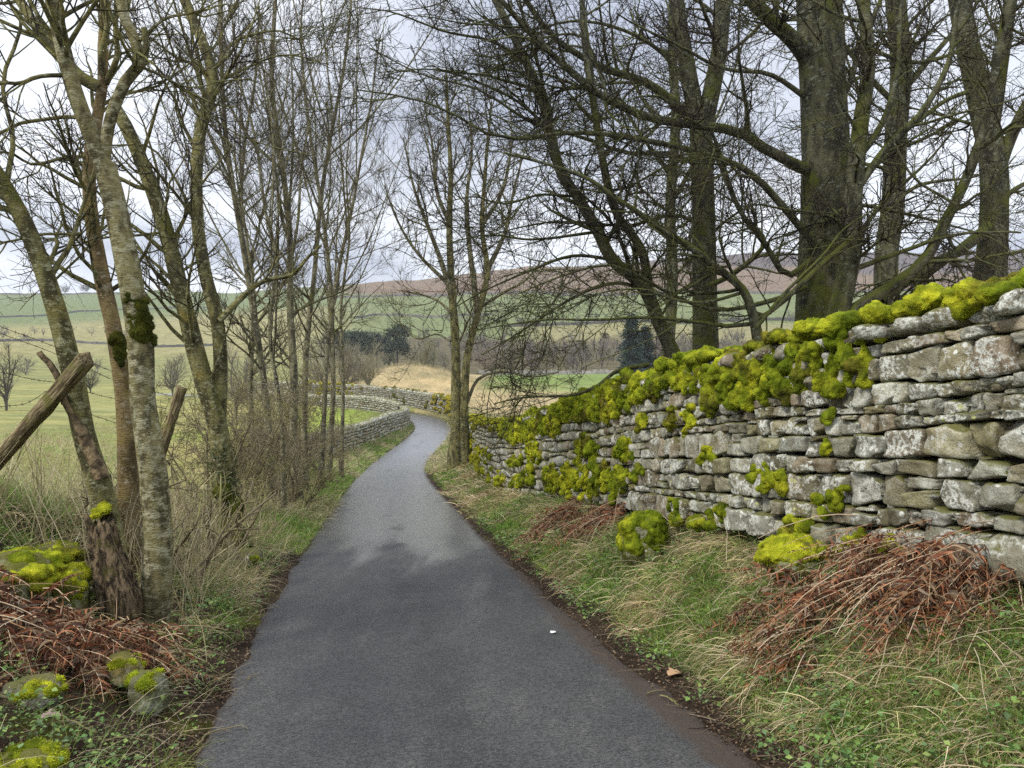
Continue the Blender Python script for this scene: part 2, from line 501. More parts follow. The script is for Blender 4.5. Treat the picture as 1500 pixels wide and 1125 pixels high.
def road_uv(x, y):
    """nearest road sample: index, signed offset (right positive)"""
    q = np.stack([np.ravel(x), np.ravel(y)], 1)
    idx = np.empty(len(q), int)
    S = _rd[:, :2]
    for a in range(0, len(q), 20000):
        d = ((q[a:a + 20000, None, :] - S[None]) ** 2).sum(-1)
        idx[a:a + 20000] = d.argmin(1)
    dv = q - S[idx]
    T = _rt[idx, :2]
    u = dv[:, 0] * T[:, 1] - dv[:, 1] * T[:, 0]
    along = dv[:, 0] * T[:, 0] + dv[:, 1] * T[:, 1]
    dist = np.hypot(dv[:, 0], dv[:, 1])
    u = np.where(np.abs(along) > 0.3, np.sign(u + 1e-9) * dist, u)
    return idx, u

def wall_x(y): return np.interp(y, WR[:, 1], WR[:, 0])
def wall_z(y): return np.interp(y, WR[:, 1], WR[:, 2])
def edge_r(y): return np.interp(y, RD[:18, 1], RD[:18, 0]) + HALF * 1.017
def edge_l(y): return np.interp(y, RD[:18, 1], RD[:18, 0]) - HALF * 1.017
def road_z(y): return np.interp(y, RD[:18, 1], RD[:18, 2])

def height(x, y):
    x = np.asarray(x, float); y = np.asarray(y, float); sh = x.shape
    x = x.ravel(); y = y.ravel()
    zb = base_z(x, y)
    r = np.hypot(x, y)
    nearm = (r < 150)
    z = zb.copy()
    if nearm.any():
        xn, yn = x[nearm], y[nearm]
        idx, u = road_uv(xn, yn)
        yr = _rd[idx, 1]; zr = _rd[idx, 2]
        b = zb[nearm]
        # right-hand bank up to the wall
        dR = u - HALF - 0.10
        wd = np.where(yr < 34, np.clip(wall_x(yr) - edge_r(yr), 0.9, 4), 2.2)
        bh = np.where(yr < 34, np.clip(wall_z(yr) - road_z(yr), 0.2, 1.2), 0.5)
        bh = np.where(yr > 34, 0.5, bh)
        t = dR / wd
        prof = np.interp(t, [0, 0.20, 0.38, 0.70, 1.0, 1.6], [-0.02, 0.05, 0.33, 0.73, 1.0, 1.12])
        zR = zr + bh * prof
        wR = sstep(1.5, 13, dR - wd)
        zR = zR * (1 - wR) + b * wR
        # left-hand bank, high and stony near, low further on
        dL = -u - HALF - 0.12
        pn = np.interp(dL, [0, 0.25, 0.8, 1.2, 2.2, 3.4, 5.0, 9.0], [-0.02, 0.06, 0.30, 0.52, 1.22, 1.40, 1.10, 0.6])
        pf = np.interp(dL, [0, 0.4, 1.2, 2.2, 3.2, 5.0, 9.0], [-0.02, 0.07, 0.32, 0.38, 0.15, -0.1, -0.2])
        w = sstep(6.5, 11, yr)
        zL = zr + pn * (1 - w) + pf * w
        wL = sstep(3.2, 11, dL)
        zL = zL * (1 - wL) + b * wL
        zz = np.where(u > 0, zR, zL)
        zz = np.where((u < HALF + 0.10) & (u > -HALF - 0.12), zr - 0.03, zz)
        off = np.clip((np.abs(u) - HALF - 0.11) / 0.5, 0, 1)
        zz = zz + off * (0.05 * n2(xn, yn, 1.6, 2, 3) + 0.03 * n2(xn, yn, 5.5, 3, 2))
        bl = sstep(80, 150, r[nearm])
        z[nearm] = zz * (1 - bl) + b * bl
    return z.reshape(sh)

def gz(x, y): return float(height(np.array([x]), np.array([y]))[0])

def build_ground():
    az = np.concatenate([np.linspace(-125, -48, 70, endpoint=False), np.linspace(-48, 48, 460, endpoint=False), np.linspace(48, 125, 71)])
    az = np.radians(az)
    r = np.concatenate([[0.15, 0.5, 0.9], np.geomspace(1.3, 60, 250), np.geomspace(61, 1900, 190)])
    A, Rr = np.meshgrid(az, r)
    x = Rr * np.sin(A); y = Rr * np.cos(A)
    z = height(x, y)
    # land cover
    px, Yd = pxyd(x, y); yb = base_y(px, Yd)
    yb = np.where(Yd > 1000, 300, yb)
    wob = n2(x, y, 0.02, 9, 4)
    wobn = n2(x, y, 0.25, 10, 4)
    px2 = px + 30 * wob
    green = np.array([0.125, 0.165, 0.07]); pale = np.array([0.235, 0.23, 0.115]); straw = np.array([0.35, 0.30, 0.185])
    moor = np.array([0.15, 0.108, 0.078]); heather = np.array([0.085, 0.075, 0.08]); wood = np.array([0.09, 0.08, 0.045])
    fresh = np.array([0.155, 0.225, 0.07])
    c = np.ones(x.shape + (3,)) * green
    L = 1 - sstep(430, 560, px2)                          # left hand fields
    cl = mix(np.broadcast_to(green, c.shape), pale, sstep(462, 476, yb + 0.06 * (px - 150)))
    cl = mix(cl, np.array([0.20, 0.215, 0.095]), sstep(512, 530, yb + 4 * wob))
    cl = mix(cl, np.array([0.235, 0.25, 0.11]), sstep(560, 572, yb + 4 * wob))
    cl = mix(cl, np.array([0.29, 0.275, 0.12]), sstep(590, 600, yb + 10 * wob) * sstep(150, 300, px2))
    cr = mix(np.broadcast_to(moor, c.shape), np.array([0.13, 0.165, 0.07]), sstep(431, 435, yb + 3 * wob + np.where(px > 760, 6, 0)))
    cr = mix(cr, np.array([0.15, 0.12, 0.085]), (1 - sstep(402, 430, yb + 12 * wob)) * 0.5)
    cr = mix(cr, heather, (1 - sstep(388, 396, yb + 10 * wob + 0.02 * (1000 - px))) * sstep(720, 900, px2))
    cr = mix(cr, pale * 0.85, sstep(474, 480, yb + 5 * wob) * sstep(700, 820, px2))
    cr = mix(cr, wood, sstep(494, 502, yb + 6 * wob))
    cr = mix(cr, fresh, sstep(545, 548, yb) * sstep(690, 730, px2))
    cr = mix(cr, straw, sstep(545, 552, yb) * (1 - sstep(690, 720, px2)))
    cr = mix(cr, straw * 0.95, sstep(575, 583, yb + 6 * wob))
    c = mix(cr, cl, L)
    c = mix(c, c * np.array([1.12, 1.0, 0.8]), 0.5 + 0.5 * wobn * 0.8)
    # the field inside the bend, greener
    inb = sstep(-24, -17, x) * (1 - sstep(-9.5, -8.5, x)) * sstep(38, 46, y) * (1 - sstep(66, 74, y))
    c = mix(c, np.array([0.25, 0.33, 0.05]), inb * 0.85)
    alpha = np.zeros(x.shape)
    nm = Rr < 100
    idx, u = road_uv(x[nm], y[nm])
    d = np.abs(u) - HALF
    soil = np.array([0.045, 0.032, 0.022]); turf = np.array([0.075, 0.068, 0.032])
    cn = c[nm]
    wn = wobn[nm]
    yy = y[nm]
    verge = (1 - sstep(2.2, 5.5, d)) * (1 - sstep(50, 80, Rr[nm]))
    vc = mix(np.broadcast_to(turf, cn.shape), np.array([0.085, 0.13, 0.028]), sstep(-0.4, 0.3, wn))
    cn = mix(cn, vc, verge)
    ds = d + 0.18 * n2(x[nm], y[nm], 2.5, 12, 3)
    cn = mix(cn, soil, 1 - sstep(0.28, 0.55, ds))
    un = (u < 0) & (yy < 9)
    cn = mix(cn, mix(np.broadcast_to(soil, cn.shape), np.array([0.10, 0.105, 0.02]), sstep(0.05, 0.35, n2(x[nm], y[nm], 2.2, 44))), un * (1 - sstep(1.9, 2.4, d)) * (1 - sstep(6.5, 8.5, yy)))
    c[nm] = cn
    alpha[nm] = (1 - sstep(25, 60, Rr[nm]))
    V = np.stack([x, y, z], -1).reshape(-1, 3)
    nr, na = x.shape
    I = np.arange(nr * na).reshape(nr, na)
    q = np.stack([I[:-1, :-1], I[:-1, 1:], I[1:, 1:], I[1:, :-1]], -1).reshape(-1, 4)[:, ::-1]
    colr = np.concatenate([c.reshape(-1, 3), alpha.reshape(-1, 1)], 1)
    o = mk('ground', V, q, M['ground'], col=colr)
    tag(o, kind='structure')

def build_road():
    s = np.concatenate([np.linspace(0, 330, 700), np.linspace(331, 899, 300)])
    ctr = np.stack([np.interp(s, np.arange(900), _rd[:, k]) for k in range(3)], 1)
    T = np.stack([np.interp(s, np.arange(900), _rt[:, k]) for k in range(3)], 1); T = nrm(T)
    Nn = np.stack([T[:, 1], -T[:, 0], np.zeros(len(T))], 1)
    k = 41
    u = np.linspace(-1, 1, k)
    eL = HALF + 0.11 + 0.075 * fbm(np.stack([s * 0.0 + 1, ctr[:, 1] * 2.6, s * 0], 1), 5, 21) + 0.02
    eR = HALF + 0.13 + 0.085 * fbm(np.stack([s * 0.0 + 7, ctr[:, 1] * 2.6, s * 0], 1), 5, 22) + 0.06
    hw = np.where(u[None] < 0, eL[:, None], eR[:, None]) * u[None]
    V = ctr[:, None, :] + Nn[:, None, :] * hw[..., None]
    V[..., 2] += 0.012 - 0.02 * (u[None] ** 2) ** 2 - 0.045 * (np.abs(u)[None] > 0.99)
    y = V[..., 1]
    dirt = np.clip((np.abs(hw) - 1.08) / 0.28, 0, 1.2) * np.where(u[None] > 0, 1.0, 0.75)
    dirt = dirt + 0.40 * np.exp(-((hw - 1.12) / 0.20) ** 2) * (1 - sstep(5, 9, y))
    chip = np.exp(-((hw - 0.02) / 0.22) ** 2) * sstep(1.5, 3.5, y) * (1 - sstep(14, 22, y)) + 0.6 * np.exp(-((hw + 0.55) / 0.3) ** 2) * (1 - sstep(6, 12, y))
    wet = 0.20 + 0.16 * np.exp(-((hw - 0.5) / 0.25) ** 2) + 0.16 * np.exp(-((hw + 0.5) / 0.25) ** 2)
    wet = wet * (0.15 + 0.85 * sstep(5, 12, y))
    wet = wet + 0.34 * np.exp(-(((hw - 0.6) / 0.45) ** 2 + ((y - 13.0) / 3.6) ** 2)) + 0.26 * np.exp(-(((hw + 0.5) / 0.35) ** 2 + ((y - 17.0) / 6) ** 2))
    wet = wet + 0.46 * sstep(7, 17, y)
    col = np.stack([dirt, chip, np.zeros_like(dirt), np.clip(wet, 0, 1)], -1).reshape(-1, 4)
    n = len(s)
    I = np.arange(n * k).reshape(n, k)
    q = np.stack([I[:-1, :-1], I[:-1, 1:], I[1:, 1:], I[1:, :-1]], -1).reshape(-1, 4)
    o = mk('road', V.reshape(-1, 3), q, M['road'], col=col)
    tag(o, kind='structure')

# ------------------------------------------------------------------ dry stone walls
PAL = np.array([(0.29, 0.285, 0.225), (0.255, 0.235, 0.15), (0.37, 0.37, 0.315), (0.25, 0.215, 0.15), (0.20, 0.19, 0.13), (0.32, 0.315, 0.24), (0.28, 0.285, 0.23), (0.235, 0.22, 0.125), (0.34, 0.345, 0.30), (0.265, 0.245, 0.165), (0.225, 0.185, 0.13), (0.30, 0.30, 0.25)])

class Path:
    def __init__(s, pts, n=800):
        s.p = spline(pts, n)
        s.L = np.concatenate([[0], np.cumsum(np.linalg.norm(np.diff(s.p[:, :2], axis=0), axis=1))])
        s.t = nrm(np.gradient(s.p, axis=0))
    def at(s, u):
        p = np.stack([np.interp(u, s.L, s.p[:, k]) for k in range(3)], -1)
        t = nrm(np.stack([np.interp(u, s.L, s.t[:, k]) for k in range(3)], -1))
        th = t.copy(); th[..., 2] = 0; th = nrm(th)
        nl = np.stack([-th[..., 1], th[..., 0], np.zeros_like(th[..., 0])], -1)   # to the left of travel
        return p, t, nl

def stones_on(path, u0, u1, H, rng, tmpl, scale=1.0, side=1, thick=0.5, pal=PAL, seed=0, bright=1.0):
    """coursed rubble face between u0 and u1; side=1: the face to the left of travel"""
    TV, TF = tmpl
    hs = []
    tot = 0
    while tot < H:
        h = rng.uniform(0.095, 0.195) * scale * (1.12 - 0.25 * tot / H)
        hs.append(h); tot += h
    hs = np.array(hs) * (H / tot)
    B = np.concatenate([[0], np.cumsum(hs)])
    rec = []
    for i, h0 in enumerate(hs):
        u = u0 + rng.uniform(-0.3, 0)
        while u < u1:
            w = h0 * rng.choice([rng.uniform(0.85, 1.4), rng.uniform(1.3, 2.0), rng.uniform(1.9, 2.9)], p=[0.48, 0.40, 0.12])
            w = float(np.clip(w, 0.10 * scale, 0.42 * scale))
            um = u + w / 2
            lo = B[i] + (0.06 * vnoise(np.array([um * 1.1, i * 5.3, seed])) if i else 0)
            hi = B[i + 1] + (0.06 * vnoise(np.array([um * 1.1, (i + 1) * 5.3, seed])) if i < len(hs) - 1 else 0.03 * vnoise(np.array([um * 2, 3.3, seed])))
            hh = max(hi - lo, 0.05 * scale)
            if hh > 0.15 * scale and rng.random() < 0.16:
                sp_ = rng.uniform(0.35, 0.65)
                rec.append((um, lo + hh * sp_ / 2, w, hh * sp_)); rec.append((um, lo + hh * (1 + sp_) / 2, w, hh * (1 - sp_)))
            elif w < 0.26 * scale and hh > 0.12 * scale and rng.random() < 0.1:
                rec.append((um, lo + hh * 0.36, w, hh * 0.72)); rec.append((um, lo + hh * 0.86, w * 0.9, hh * 0.26))
            else:
                rec.append((um, lo + hh / 2, w, hh))
            u += w
    rec = np.array(rec); S = len(rec)
    p, t, nl = path.at(rec[:, 0])
    half = np.stack([rec[:, 2] / 2 * rng.uniform(0.93, 0.985, S), rng.uniform(0.10, 0.15, S), rec[:, 3] / 2 * rng.uniform(0.90, 0.975, S)], 1)
    U_ = np.repeat(TV[None], S, 0)
    for _ in range(5):                                   # broken corners and edges
        nv = nrm(rng.normal(0, 1, (S, 3)) * np.array([1, 0.8, 1]))
        dd = np.abs(nv).sum(1) * rng.uniform(0.62, 0.96, S)
        ex = np.clip((U_ * nv[:, None]).sum(-1) - dd[:, None], 0, None)
        U_ = U_ - ex[..., None] * nv[:, None]
    loc = U_ * half[:, None, :]
    off = rng.uniform(0, 100, (S, 1, 3))
    nz = np.stack([fbm(TV[None] * 1.3 + off + k * 31, 2, 40 + k) for k in range(3)], -1)
    loc = loc + nz * np.minimum(half, 0.10)[:, None, :] * np.array([0.19, 0.16, 0.19])
    loc[..., 1] += 0.022 * fbm(loc * 13 + off, 3, 47)
    taper = rng.normal(0, 0.10, (S, 1)); loc[..., 0] = loc[..., 0] * (1 + taper * TV[None, :, 2])
    tap2 = rng.normal(0, 0.11, (S, 1)); loc[..., 2] = loc[..., 2] * (1 + tap2 * TV[None, :, 0])
    a = rng.normal(0, 0.035, S); ca, sa = np.cos(a)[:, None], np.sin(a)[:, None]
    X = loc[..., 0] * ca - loc[..., 2] * sa; Z = loc[..., 0] * sa + loc[..., 2] * ca
    batter = (1 - rec[:, 1] / H) * 0.07
    Yn = loc[..., 1] + (thick / 2 - half[:, 1] + rng.uniform(-0.035, 0.03, S) + batter)[:, None]
    V = p[:, None] + t[:, None] * X[..., None] + (nl * side)[:, None] * Yn[..., None]
    V[..., 2] += Z + rec[:, 1][:, None]
    ci = rng.integers(0, len(pal), S)
    c = pal[ci] * rng.uniform(0.62, 1.25, (S, 1)) * bright
    c = np.concatenate([c, rng.choice([0.15, 0.5, 0.85, 1.0], (S, 1), p=[0.3, 0.25, 0.25, 0.2])], 1)
    C = np.repeat(c[:, None], len(TV), 1)
    Fq = (TF[None] + (np.arange(S) * len(TV))[:, None, None]).reshape(-1, TF.shape[1])
    if side < 0: Fq = Fq[:, ::-1]
    return V.reshape(-1, 3), Fq, C.reshape(-1, 4)

def core_of(path, u0, u1, H, w, nseg):
    u = np.linspace(u0, u1, nseg)
    p, t, nl = path.at(u)
    prof = [(-w / 2, -0.5), (-w / 2, H - 0.05), (w / 2, H - 0.05), (w / 2, -0.5)]
    V = np.stack([p + nl * a + np.array([0, 0, b]) for a, b in prof], 1)
    k = 4
    I = np.arange(nseg * k).reshape(nseg, k)
    q = np.stack([I[:-1, :-1], I[1:, :-1], I[1:, 1:], I[:-1, 1:]], -1).reshape(-1, 4)
    ends = np.array([[I[0, 0], I[0, 1], I[0, 2], I[0, 3]], [I[-1, 3], I[-1, 2], I[-1, 1], I[-1, 0]]])
    return V.reshape(-1, 3), [q, ends]

MOSSC = np.array([(0.30, 0.33, 0.020), (0.23, 0.28, 0.018), (0.36, 0.36, 0.025), (0.17, 0.22, 0.016), (0.27, 0.27, 0.020)])
def blobs(cs, rs, sub, rng, cols, squash=None):
    TV, TF = ico(sub)
    cs = np.asarray(cs); rs = np.asarray(rs); S = len(cs)
    off = rng.uniform(0, 60, (S, 1, 3))
    q = TV[None] * 1.6 + off
    d = 1 + 0.34 * fbm(q, 3, 61)[..., None] + (0.07 * vnoise(TV[None] * 7 + off, 66)[..., None] if sub > 2 else 0)
    V = cs[:, None] + TV[None] * rs[:, None] * d
    C = np.repeat(cols[:, None], len(TV), 1)
    Fq = (TF[None] + (np.arange(S) * len(TV))[:, None, None]).reshape(-1, 3)
    return V.reshape(-1, 3), Fq, C.reshape(-1, 3)

def spikes(base, nor, ln, wd, col, rng, jit=0.6, droop=0.0):
    """tiny tapering leaves standing on a surface: one triangle each"""
    n = len(base)
    d = nrm(nor + rng.normal(0, jit, (n, 3)) + np.array([0, 0, -droop]))
    s = nrm(np.cross(d, rng.normal(0, 1, (n, 3))))
    V = np.stack([base - s * wd[:, None] / 2, base + s * wd[:, None] / 2, base + d * ln[:, None]], 1)
    Fq = np.arange(n * 3).reshape(n, 3)
    C = np.repeat(col[:, None], 3, 1)
    return V.reshape(-1, 3), Fq, C.reshape(-1, 3)

def surf_sample(V, Fq, n, rng, maxd=None):
    a, b, c = V[Fq[:, 0]], V[Fq[:, 1]], V[Fq[:, 2]]
    cr = np.cross(b - a, c - a); ar = np.linalg.norm(cr, axis=1)
    w = ar.copy()
    if maxd is not None: w = w * maxd((a + b + c) / 3)
    k = rng.choice(len(Fq), n, p=w / w.sum())
    r1 = np.sqrt(rng.random((n, 1))); r2 = rng.random((n, 1))
    p = a[k] * (1 - r1) + b[k] * r1 * (1 - r2) + c[k] * r1 * r2
    return p, nrm(cr[k]), k

def moss_tint(V):
    a = fbm(V * 2.2, 3, 301); b = fbm(V * 7.0, 3, 302)
    c = mix(np.array([0.30, 0.36, 0.018]), np.array([0.64, 0.64, 0.034]), sstep(-0.35, 0.4, a + 0.5 * b))
    c = mix(c, np.array([0.15, 0.115, 0.025]), sstep(0.12, 0.45, fbm(V * 4.0, 3, 303)) * 0.75)
    return c * (0.8 + 0.5 * fbm(V * 18, 2, 304)[:, None])

def fuse(cs, rs, rng, vox, relief=1.0):
    """melt overlapping cushions into one lumpy skin"""
    V, f, C = blobs(np.asarray(cs), np.asarray(rs), 2, rng, np.zeros((len(cs), 3)))
    o = mk('melt', V, f, M['moss'])
    md = o.modifiers.new('melt', 'REMESH'); md.mode = 'VOXEL'; md.voxel_size = vox
    bpy.context.view_layer.update()
    dg = bpy.context.evaluated_depsgraph_get()
    me = bpy.data.meshes.new_from_object(o.evaluated_get(dg))
    n = len(me.vertices)
    V = np.empty(n * 3, np.float32); me.vertices.foreach_get('co', V); V = V.reshape(-1, 3).astype(float)
    me.calc_loop_triangles()
    f = np.empty(len(me.loop_triangles) * 3, np.int32); me.loop_triangles.foreach_get('vertices', f); f = f.reshape(-1, 3)
    e = np.empty(len(me.edges) * 2, np.int32); me.edges.foreach_get('vertices', e); e = e.reshape(-1, 2)
    old = o.data
    bpy.data.objects.remove(o); bpy.data.meshes.remove(old); bpy.data.meshes.remove(me)
    deg = np.bincount(e.ravel(), minlength=n)[:, None]
    for _ in range(3):
        S = np.stack([np.bincount(e[:, 0], V[e[:, 1], k], n) + np.bincount(e[:, 1], V[e[:, 0], k], n) for k in range(3)], 1)
        V = V * 0.5 + 0.5 * S / np.maximum(deg, 1)
    cr = np.cross(V[f[:, 1]] - V[f[:, 0]], V[f[:, 2]] - V[f[:, 0]])
    N = nrm(np.stack([np.bincount(f.ravel(), np.repeat(cr[:, k], 3), n) for k in range(3)], 1))
    V = V + N * (relief * (0.075 * np.abs(fbm(V * 6.0, 2, 310)) + 0.034 * np.abs(fbm(V * 15, 2, 311)) + 0.016 * fbm(V * 34, 2, 312) - 0.018))[:, None]
    return V, f

def face_camera_w(c):
    d = np.linalg.norm(c - np.array([0, 0, CAMZ]), axis=1)
    return 1.0 / np.maximum(d, 2.5) ** 1.7

def build_right_wall():
    rng = np.random.default_rng(31)
    path = Path(WR)
    root = thing('dry_stone_wall', (WR[2][0], WR[2][1], WR[2][2]), 'long lichened dry stone wall thickly capped with moss along the bank on the right', 'wall')
    H = 1.34
    ut = np.interp(13.5, path.p[:, 1], path.L); L = path.L[-1]
    A = Acc()
    u_near = np.interp(9.0, path.p[:, 1], path.L)
    A.add(*stones_on(path, 0.2, u_near, H, rng, rbox(10, 11.0), 1.0, 1, 0.55, seed=3, bright=1.32))
    A.add(*stones_on(path, u_near, L, H, rng, rbox(4, 4.5), 0.95, 1, 0.55, seed=3, bright=1.3))
    A.add(*stones_on(path, 0.2, L, H, rng, rbox(2, 4.5), 1.5, -1, 0.55, seed=5))
    TVp, TFp = rbox(4, 4.0); S = 420
    up_ = rng.uniform(0.3, u_near, S); hp = rng.uniform(0.03, H - 0.05, S)
    p, t, nl = path.at(up_)
    half = np.stack([rng.uniform(0.02, 0.06, S), rng.uniform(0.04, 0.08, S), rng.uniform(0.008, 0.022, S)], 1)
    loc = TVp[None] * half[:, None] * (1 + 0.4 * fbm(TVp[None] * 1.2 + rng.uniform(0, 90, (S, 1, 3)), 2, 4)[..., None])
    V = p[:, None] + t[:, None] * loc[..., :1] + nl[:, None] * (loc[..., 1:2] + (0.185 + 0.07 * (1 - hp / H))[:, None, None])
    V[..., 2] += loc[..., 2] + hp[:, None]
    C = np.repeat(np.concatenate([PAL[rng.integers(0, len(PAL), S)] * rng.uniform(0.6, 1.1, (S, 1)), np.full((S, 1), 0.5)], 1)[:, None], len(TVp), 1)
    A.add(V.reshape(-1, 3), (TFp[None] + (np.arange(S) * len(TVp))[:, None, None]).reshape(-1, 4), C.reshape(-1, 4))
    A.build('stone_face', M['stone'], root)
    V, f = core_of(path, 0.0, L, H, 0.36, 120)
    mk('wall_core', V, f, M['core'], root, smooth=False)
    # coping stones set along the top
    TV, TF = rbox(6, 3.4)
    cu = []; u = 0.3
    while u < L:
        w = rng.uniform(0.14, 0.30); cu.append((u + w / 2, w)); u += w * rng.uniform(0.9, 1.15)
    cu = np.array(cu); S = len(cu)
    p, t, nl = path.at(cu[:, 0])
    half = np.stack([cu[:, 1] / 2, rng.uniform(0.2, 0.3, S), rng.uniform(0.045, 0.085, S)], 1)
    loc = TV[None] * half[:, None]
    off = rng.uniform(0, 100, (S, 1, 3))
    loc = loc + 0.35 * np.stack([fbm(TV[None] * 1.2 + off + k * 9, 2, 70 + k) for k in range(3)], -1) * half[:, None]
    V = p[:, None] + t[:, None] * loc[..., :1] + nl[:, None] * (loc[..., 1:2] + rng.uniform(-0.06, 0.1, S)[:, None, None])
    V[..., 2] += loc[..., 2] + H + 0.05 + rng.uniform(0, 0.03, S)[:, None]
    C = np.repeat((PAL[rng.integers(0, len(PAL), S)] * rng.uniform(0.8, 1.1, (S, 1)))[:, None], len(TV), 1)
    Fq = (TF[None] + (np.arange(S) * len(TV))[:, None, None]).reshape(-1, 4)
    mk('coping', V.reshape(-1, 3), Fq, M['stone'], root, C.reshape(-1, 3))
    # moss: cap, drapes and cushions on the face
    cs, rs, cl, near = [], [], [], []
    def put(u, nn, h, r, tint=None):
        pp, tt, ll = path.at(np.array([u]))
        c = pp[0] + ll[0] * nn; c = c + np.array([0, 0, h])
        th = math.atan2(tt[0][1], tt[0][0])
        k = MOSSC[rng.integers(0, len(MOSSC))] * rng.uniform(0.85, 1.15)
        if tint is not None: k = k * 0.4 + np.array(tint) * 0.6
        cs.append(c); rs.append(np.array(r) * np.array([1, 1, 1])); cl.append(k); near.append(pp[0][1])
    u = 0.2
    while u < L:
        y = float(np.interp(u, path.L, path.p[:, 1]))
        st = 0.075 if y < 12 else 0.11
        u += st * rng.uniform(0.7, 1.3)
        dens = 0.5 + 0.5 * float(vnoise(np.array([u * 0.8, 9.1, 0.0]))) + 0.25
        bare = float(vnoise(np.array([u * 1.3, 2.2, 5.0]))) > 0.8 and y < 8
        tint = (0.38, 0.30, 0.02) if y > 18 and rng.random() < 0.7 else None
        if not bare:
            for _ in range(3):
                if rng.random() < (0.85 if y < 7 else 0.66) + 0.3 * float(vnoise(np.array([u * 2.6, 1.2, 3.0]))):
                    big = 1.0 + 0.35 * float(vnoise(np.array([u * 1.9, 6.2, 3.0])))
                    put(u, rng.uniform(-0.2, 0.27), H + 0.10 + 0.06 * big + rng.uniform(-0.06, 0.05), (rng.uniform(0.06, 0.14) * big, rng.uniform(0.07, 0.13), rng.uniform(0.035, 0.075) * big), tint)
        # drape over the face
        dr = np.clip(0.22 + 0.30 * float(vnoise(np.array([u * 0.55, 4.4, 1.0]))) + (0.16 if 4.7 < y < 17 else 0) - 0.17 + (0.15 if 4.0 < y < 6.6 else 0), 0.0, 0.34)
        nd = int(dr / 0.07 * dens * 1.35 + rng.random())
        for _ in range(nd):
            h = H + 0.06 - dr * rng.random() ** 1.2
            put(u, 0.27 + 0.07 * (1 - h / H) + rng.uniform(-0.01, 0.04), h, (rng.uniform(0.04, 0.085), rng.uniform(0.025, 0.05), rng.uniform(0.05, 0.11)), tint)
    # cushions growing on the face, thick further down the lane
    for _ in range(420):
        y = rng.choice([rng.uniform(8.5, 14), rng.uniform(12, 30)], p=[0.5, 0.5])
        u = float(np.interp(y, path.p[:, 1], path.L))
        cl_n = float(vnoise(np.array([u * 0.7, 1.0, 8.0])))
        h = np.clip(rng.choice([0.72 + 0.15 * cl_n, 0.28 + 0.1 * cl_n]) + rng.normal(0, 0.10), 0.02, 1.2)
        if float(vnoise(np.array([u * 1.1, h * 3.0, 12.0]))) < -0.08: continue
        put(u, 0.28 + 0.07 * (1 - h / H) + rng.uniform(-0.01, 0.02), h, (rng.uniform(0.05, 0.11), rng.uniform(0.03, 0.06), rng.uniform(0.05, 0.10)))
    for (px_, h0, n_) in ((1190, 0.42, 10), (1175, 0.50, 6), (1240, 0.12, 9), (1290, 0.30, 8), (1280, 0.78, 3), (1085, 0.62, 5), (1060, 0.95, 10), (1030, 1.0, 10), (985, 1.0, 12), (1330, 0.02, 12), (1380, 0.04, 8), (1220, 0.05, 8), (1045, 0.12, 8), (1080, 0.05, 9), (980, 0.45, 8), (960, 0.6, 9), (1120, 0.08, 7), (930, 0.35, 8)):
        yy = np.linspace(3.5, 14, 400); xx = wall_x(yy)
        y = float(yy[np.argmin(np.abs(750 + F * xx / yy - px_))])
        u = float(np.interp(y, path.p[:, 1], path.L))
        for _ in range(n_):
            put(u + rng.normal(0, 0.07), 0.28 + 0.07 * (1 - h0 / H) + rng.uniform(-0.01, 0.02), max(h0 + rng.normal(0, 0.05), 0), (rng.uniform(0.03, 0.07), rng.uniform(0.025, 0.045), rng.uniform(0.03, 0.06)))
    cs, rs, cl, near = np.array(cs), np.array(rs), np.array(cl), np.array(near)
    Va, Fa = fuse(cs, rs, rng, 0.0125)
    w_ = sstep(16, 22, Va[:, 1])
    Ca = moss_tint(Va)
    Ca = mix(Ca, np.array([0.36, 0.30, 0.022]), w_ * 0.55)
    mo = mk('moss_cap', Va, Fa, M['moss'], root, Ca)
    p, nn, k = surf_sample(Va, Fa, 260000, rng, face_camera_w)
    dist = np.linalg.norm(p, axis=1)
    ln = rng.uniform(0.006, 0.017, len(p)) * np.clip(dist / 6, 0.8, 2.6); wd = rng.uniform(0.0035, 0.007, len(p)) * np.clip(dist / 6, 0.8, 2.6)
    cc = Ca[Fa[k, 0]] * rng.uniform(0.45, 1.6, (len(p), 1))
    V, f, C = spikes(p - nn * 0.004, nn, ln, wd, cc, rng, 0.55, 0.25)
    fz = mk('moss_fronds', V, f, M['fuzz'], mo, C, smooth=False)

